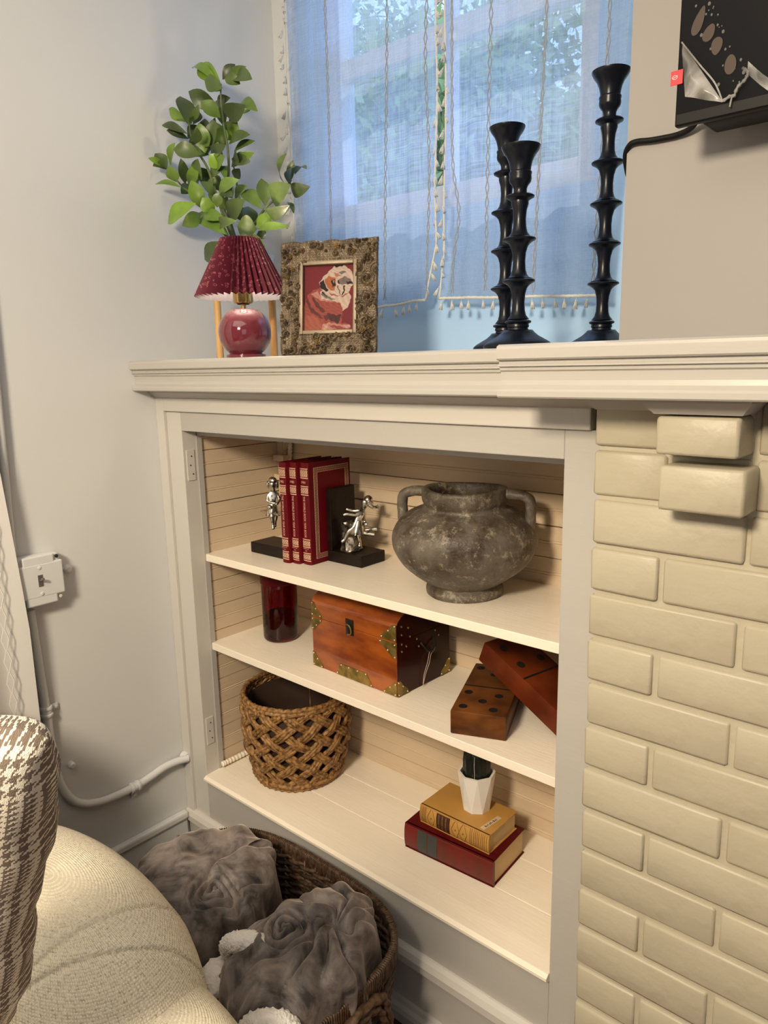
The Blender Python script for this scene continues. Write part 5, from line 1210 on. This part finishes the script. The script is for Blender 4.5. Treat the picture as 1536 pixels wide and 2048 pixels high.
# ================================================================== sofa
sofa = thing('sofa', (-.6, -.75, ZF), 'beige woven fabric sofa with a rounded padded arm beside the basket', 'sofa')
def superell(c, r, e, nu=120, nv=70, dent=None, flat=None):
    g = lambda w_: math.copysign(abs(w_) ** (2 / e), w_)
    def f(u, v):
        a = 2 * PI * u; b = -PI / 2 + PI * v
        p = np.array((c[0] + r[0] * g(math.cos(b)) * g(math.cos(a)), c[1] + r[1] * g(math.cos(b)) * g(math.sin(a)), c[2] + r[2] * g(math.sin(b))))
        if dent: p = p + (p - np.array(c)) * dent(p)
        if flat is not None and p[2] < c[2]: p[2] = c[2] + (p[2] - c[2]) * flat
        return p
    return gridm(f, nu, nv, True)
def seam_dent(p):
    d = 0
    for c_, sl in ((-.0615, .5), (-.335, .1)):
        q = p[0] - sl * p[1] - c_; d -= (.030 * math.exp(-(q / .0035) ** 2) - .012 * math.exp(-(q / .02) ** 2)) * max(0, min(1, (p[2] + .74) / .06))
    return d + .004 * math.sin(p[0] * 30 + p[2] * 22)
arm = part('arm_cushion', superell((-.530, -.550, -.690), (.302, .148, .128), 2.3, 300, 150, seam_dent, 1.6), 'sofa_weave', sofa, True, 0); uvgrid(arm, 300, 150, True)
fr_ = part('arm_front', superell((-.34, -.57, -.87), (.25, .14, .24), 3.5, 150, 90), 'sofa_weave', sofa, True, 0); uvgrid(fr_, 150, 90, True)
bkc = part('back_cushion', superell((-.855, -.66, -.66), (.155, .20, .30), 3.0, 80, 50), 'grey_weave', sofa, True, 0); uvgrid(bkc, 80, 50, True)
part('seat_base', box(-.98, -.1, -1.4, -.72, ZF + .04, -.80, .03, 3), 'sofa_weave', sofa, True, 40)
for x, y in ((-.97, -.76), (-.13, -.76), (-.97, -1.36), (-.13, -1.36)): part('leg', lathe([(.016, 0), (.022, .045)], (x, y, ZF), 14), 'label_brown', sofa, True)
# houndstooth pillow
Ptr = np.array(ray(138, 1448, 1, -.70)); ud = np.array((-.755, -.655, 0)); ud /= np.linalg.norm(ud); vd = np.array(ray(46, 2010, 1, -.70)) - Ptr; PL = np.linalg.norm(vd) * 1.12; vd /= np.linalg.norm(vd); nd = np.cross(ud, vd); nd /= np.linalg.norm(nd)
if nd @ (np.array(CAM) - Ptr) < 0: nd = -nd
def pil(side):
    def f(u, v):
        su, sv = 2 * u - 1, 2 * v - 1
        k = 1 - .05 * (abs(su) ** 4) * (abs(sv) ** 4); x = .13 + .13 * su * (1 - .05 * (1 - su * su) - .02 * abs(sv) ** 8) * k; y = PL / 2 + PL / 2 * sv * k * (1 - .03 * abs(su) ** 8)
        x += (.003 * math.sin(v * 13 + 1) + .002 * math.sin(v * 37)) * (abs(su) ** 4); t = .045 * ((1 - su ** 6) * (1 - sv ** 6)) ** .5
        t *= 1 + .08 * math.sin(u * 11 + v * 7)
        return Ptr + ud * x + vd * y + nd * (side * t)
    return f
pl = thing('throw_pillow', tuple(Ptr + ud * .13 + vd * PL), 'black and cream houndstooth pillow leaning on the sofa arm', 'pillow')
for s_, nm in ((1, 'front_face'), (-1, 'back_face')):
    V, F = gridm(pil(s_), 60, 70)
    if s_ < 0: F = [f[::-1] for f in F]
    o = part(nm, (V, F), 'houndstooth', pl, True, 0); uvgrid(o, 60, 70)

# ================================================================== outside the window
part('garden_lawn', box(-14, 10, .7, 16, -1.6, -1.5), 'lawn', None, label='grass lawn outside the window', cat='lawn', kind='structure')
def tree(x, y, zc, r, n, label, lean=0):
    t = thing('tree', (x, y, -1.5), label, 'tree', 'trees outside the window')
    part('trunk', tube(spline([(x, y, -1.5), (x + .05, y, zc - r), (x + .1 + lean, y, zc + r * .4)], 6), list(np.linspace(.12, .05, 13)), 10), 'bark', t, True)
    q = np.random.default_rng(int(abs(x * 100))); D = q.normal(size=(n, 3)); D /= np.linalg.norm(D, axis=1)[:, None]; R_ = r * q.random(n) ** .4
    cl_ = q.normal(size=(26, 3)) * r * .5; base = cl_[q.integers(0, 26, n)] * .9; P = np.array((x, y, zc)) + base + D * R_[:, None] * .45
    A_ = q.normal(size=(n, 3)); A_ /= np.linalg.norm(A_, axis=1)[:, None]; B_ = np.cross(A_, q.normal(size=(n, 3))); B_ /= np.linalg.norm(B_, axis=1)[:, None]; s = .055
    V = np.stack([P - A_ * s, P + B_ * s * .45, P + A_ * s, P - B_ * s * .45], 1).reshape(-1, 3)
    o = part('foliage', (V, [(4 * i, 4 * i + 1, 4 * i + 2, 4 * i + 3) for i in range(n)]), 'tree_leaf', t, kind='stuff')
tree(-2.8, 3.6, 1.9, 1.0, 9000, 'leafy green tree seen through the gap between the curtains')
tree(-2.6, 6.9, 2.0, 1.1, 8000, 'leafy green tree seen through the right curtain', .1)
tree(-5.6, 5.0, 2.4, 1.2, 8000, 'leafy green tree behind the left curtain, partly in shade')
hs_ = thing('neighbour_house', (-6.5, 8.5, -1.5), 'pale neighbouring house beyond the trees, seen faintly through the curtains', 'house')
part('wall', box(-9.5, -3.4, 8, 11, -1.5, 2.4), 'siding', hs_)
V = np.array([(-9.8, 7.7, 2.4), (-3.1, 7.7, 2.4), (-3.1, 11.3, 2.4), (-9.8, 11.3, 2.4), (-9.8, 9.5, 3.9), (-3.1, 9.5, 3.9)]); part('roof', (V, [(0, 1, 5, 4), (2, 3, 4, 5), (0, 4, 3), (1, 2, 5), (0, 3, 2, 1)]), 'roof', hs_)
for x in (-8.4, -6.4, -4.6):
    w_ = part('window', box(x - .5, x + .5, 7.94, 8.0, .2, 1.6, .01), 'window_trim', hs_); part('pane', box(x - .42, x + .42, 7.93, 7.945, .28, 1.52), 'tv_black', w_)
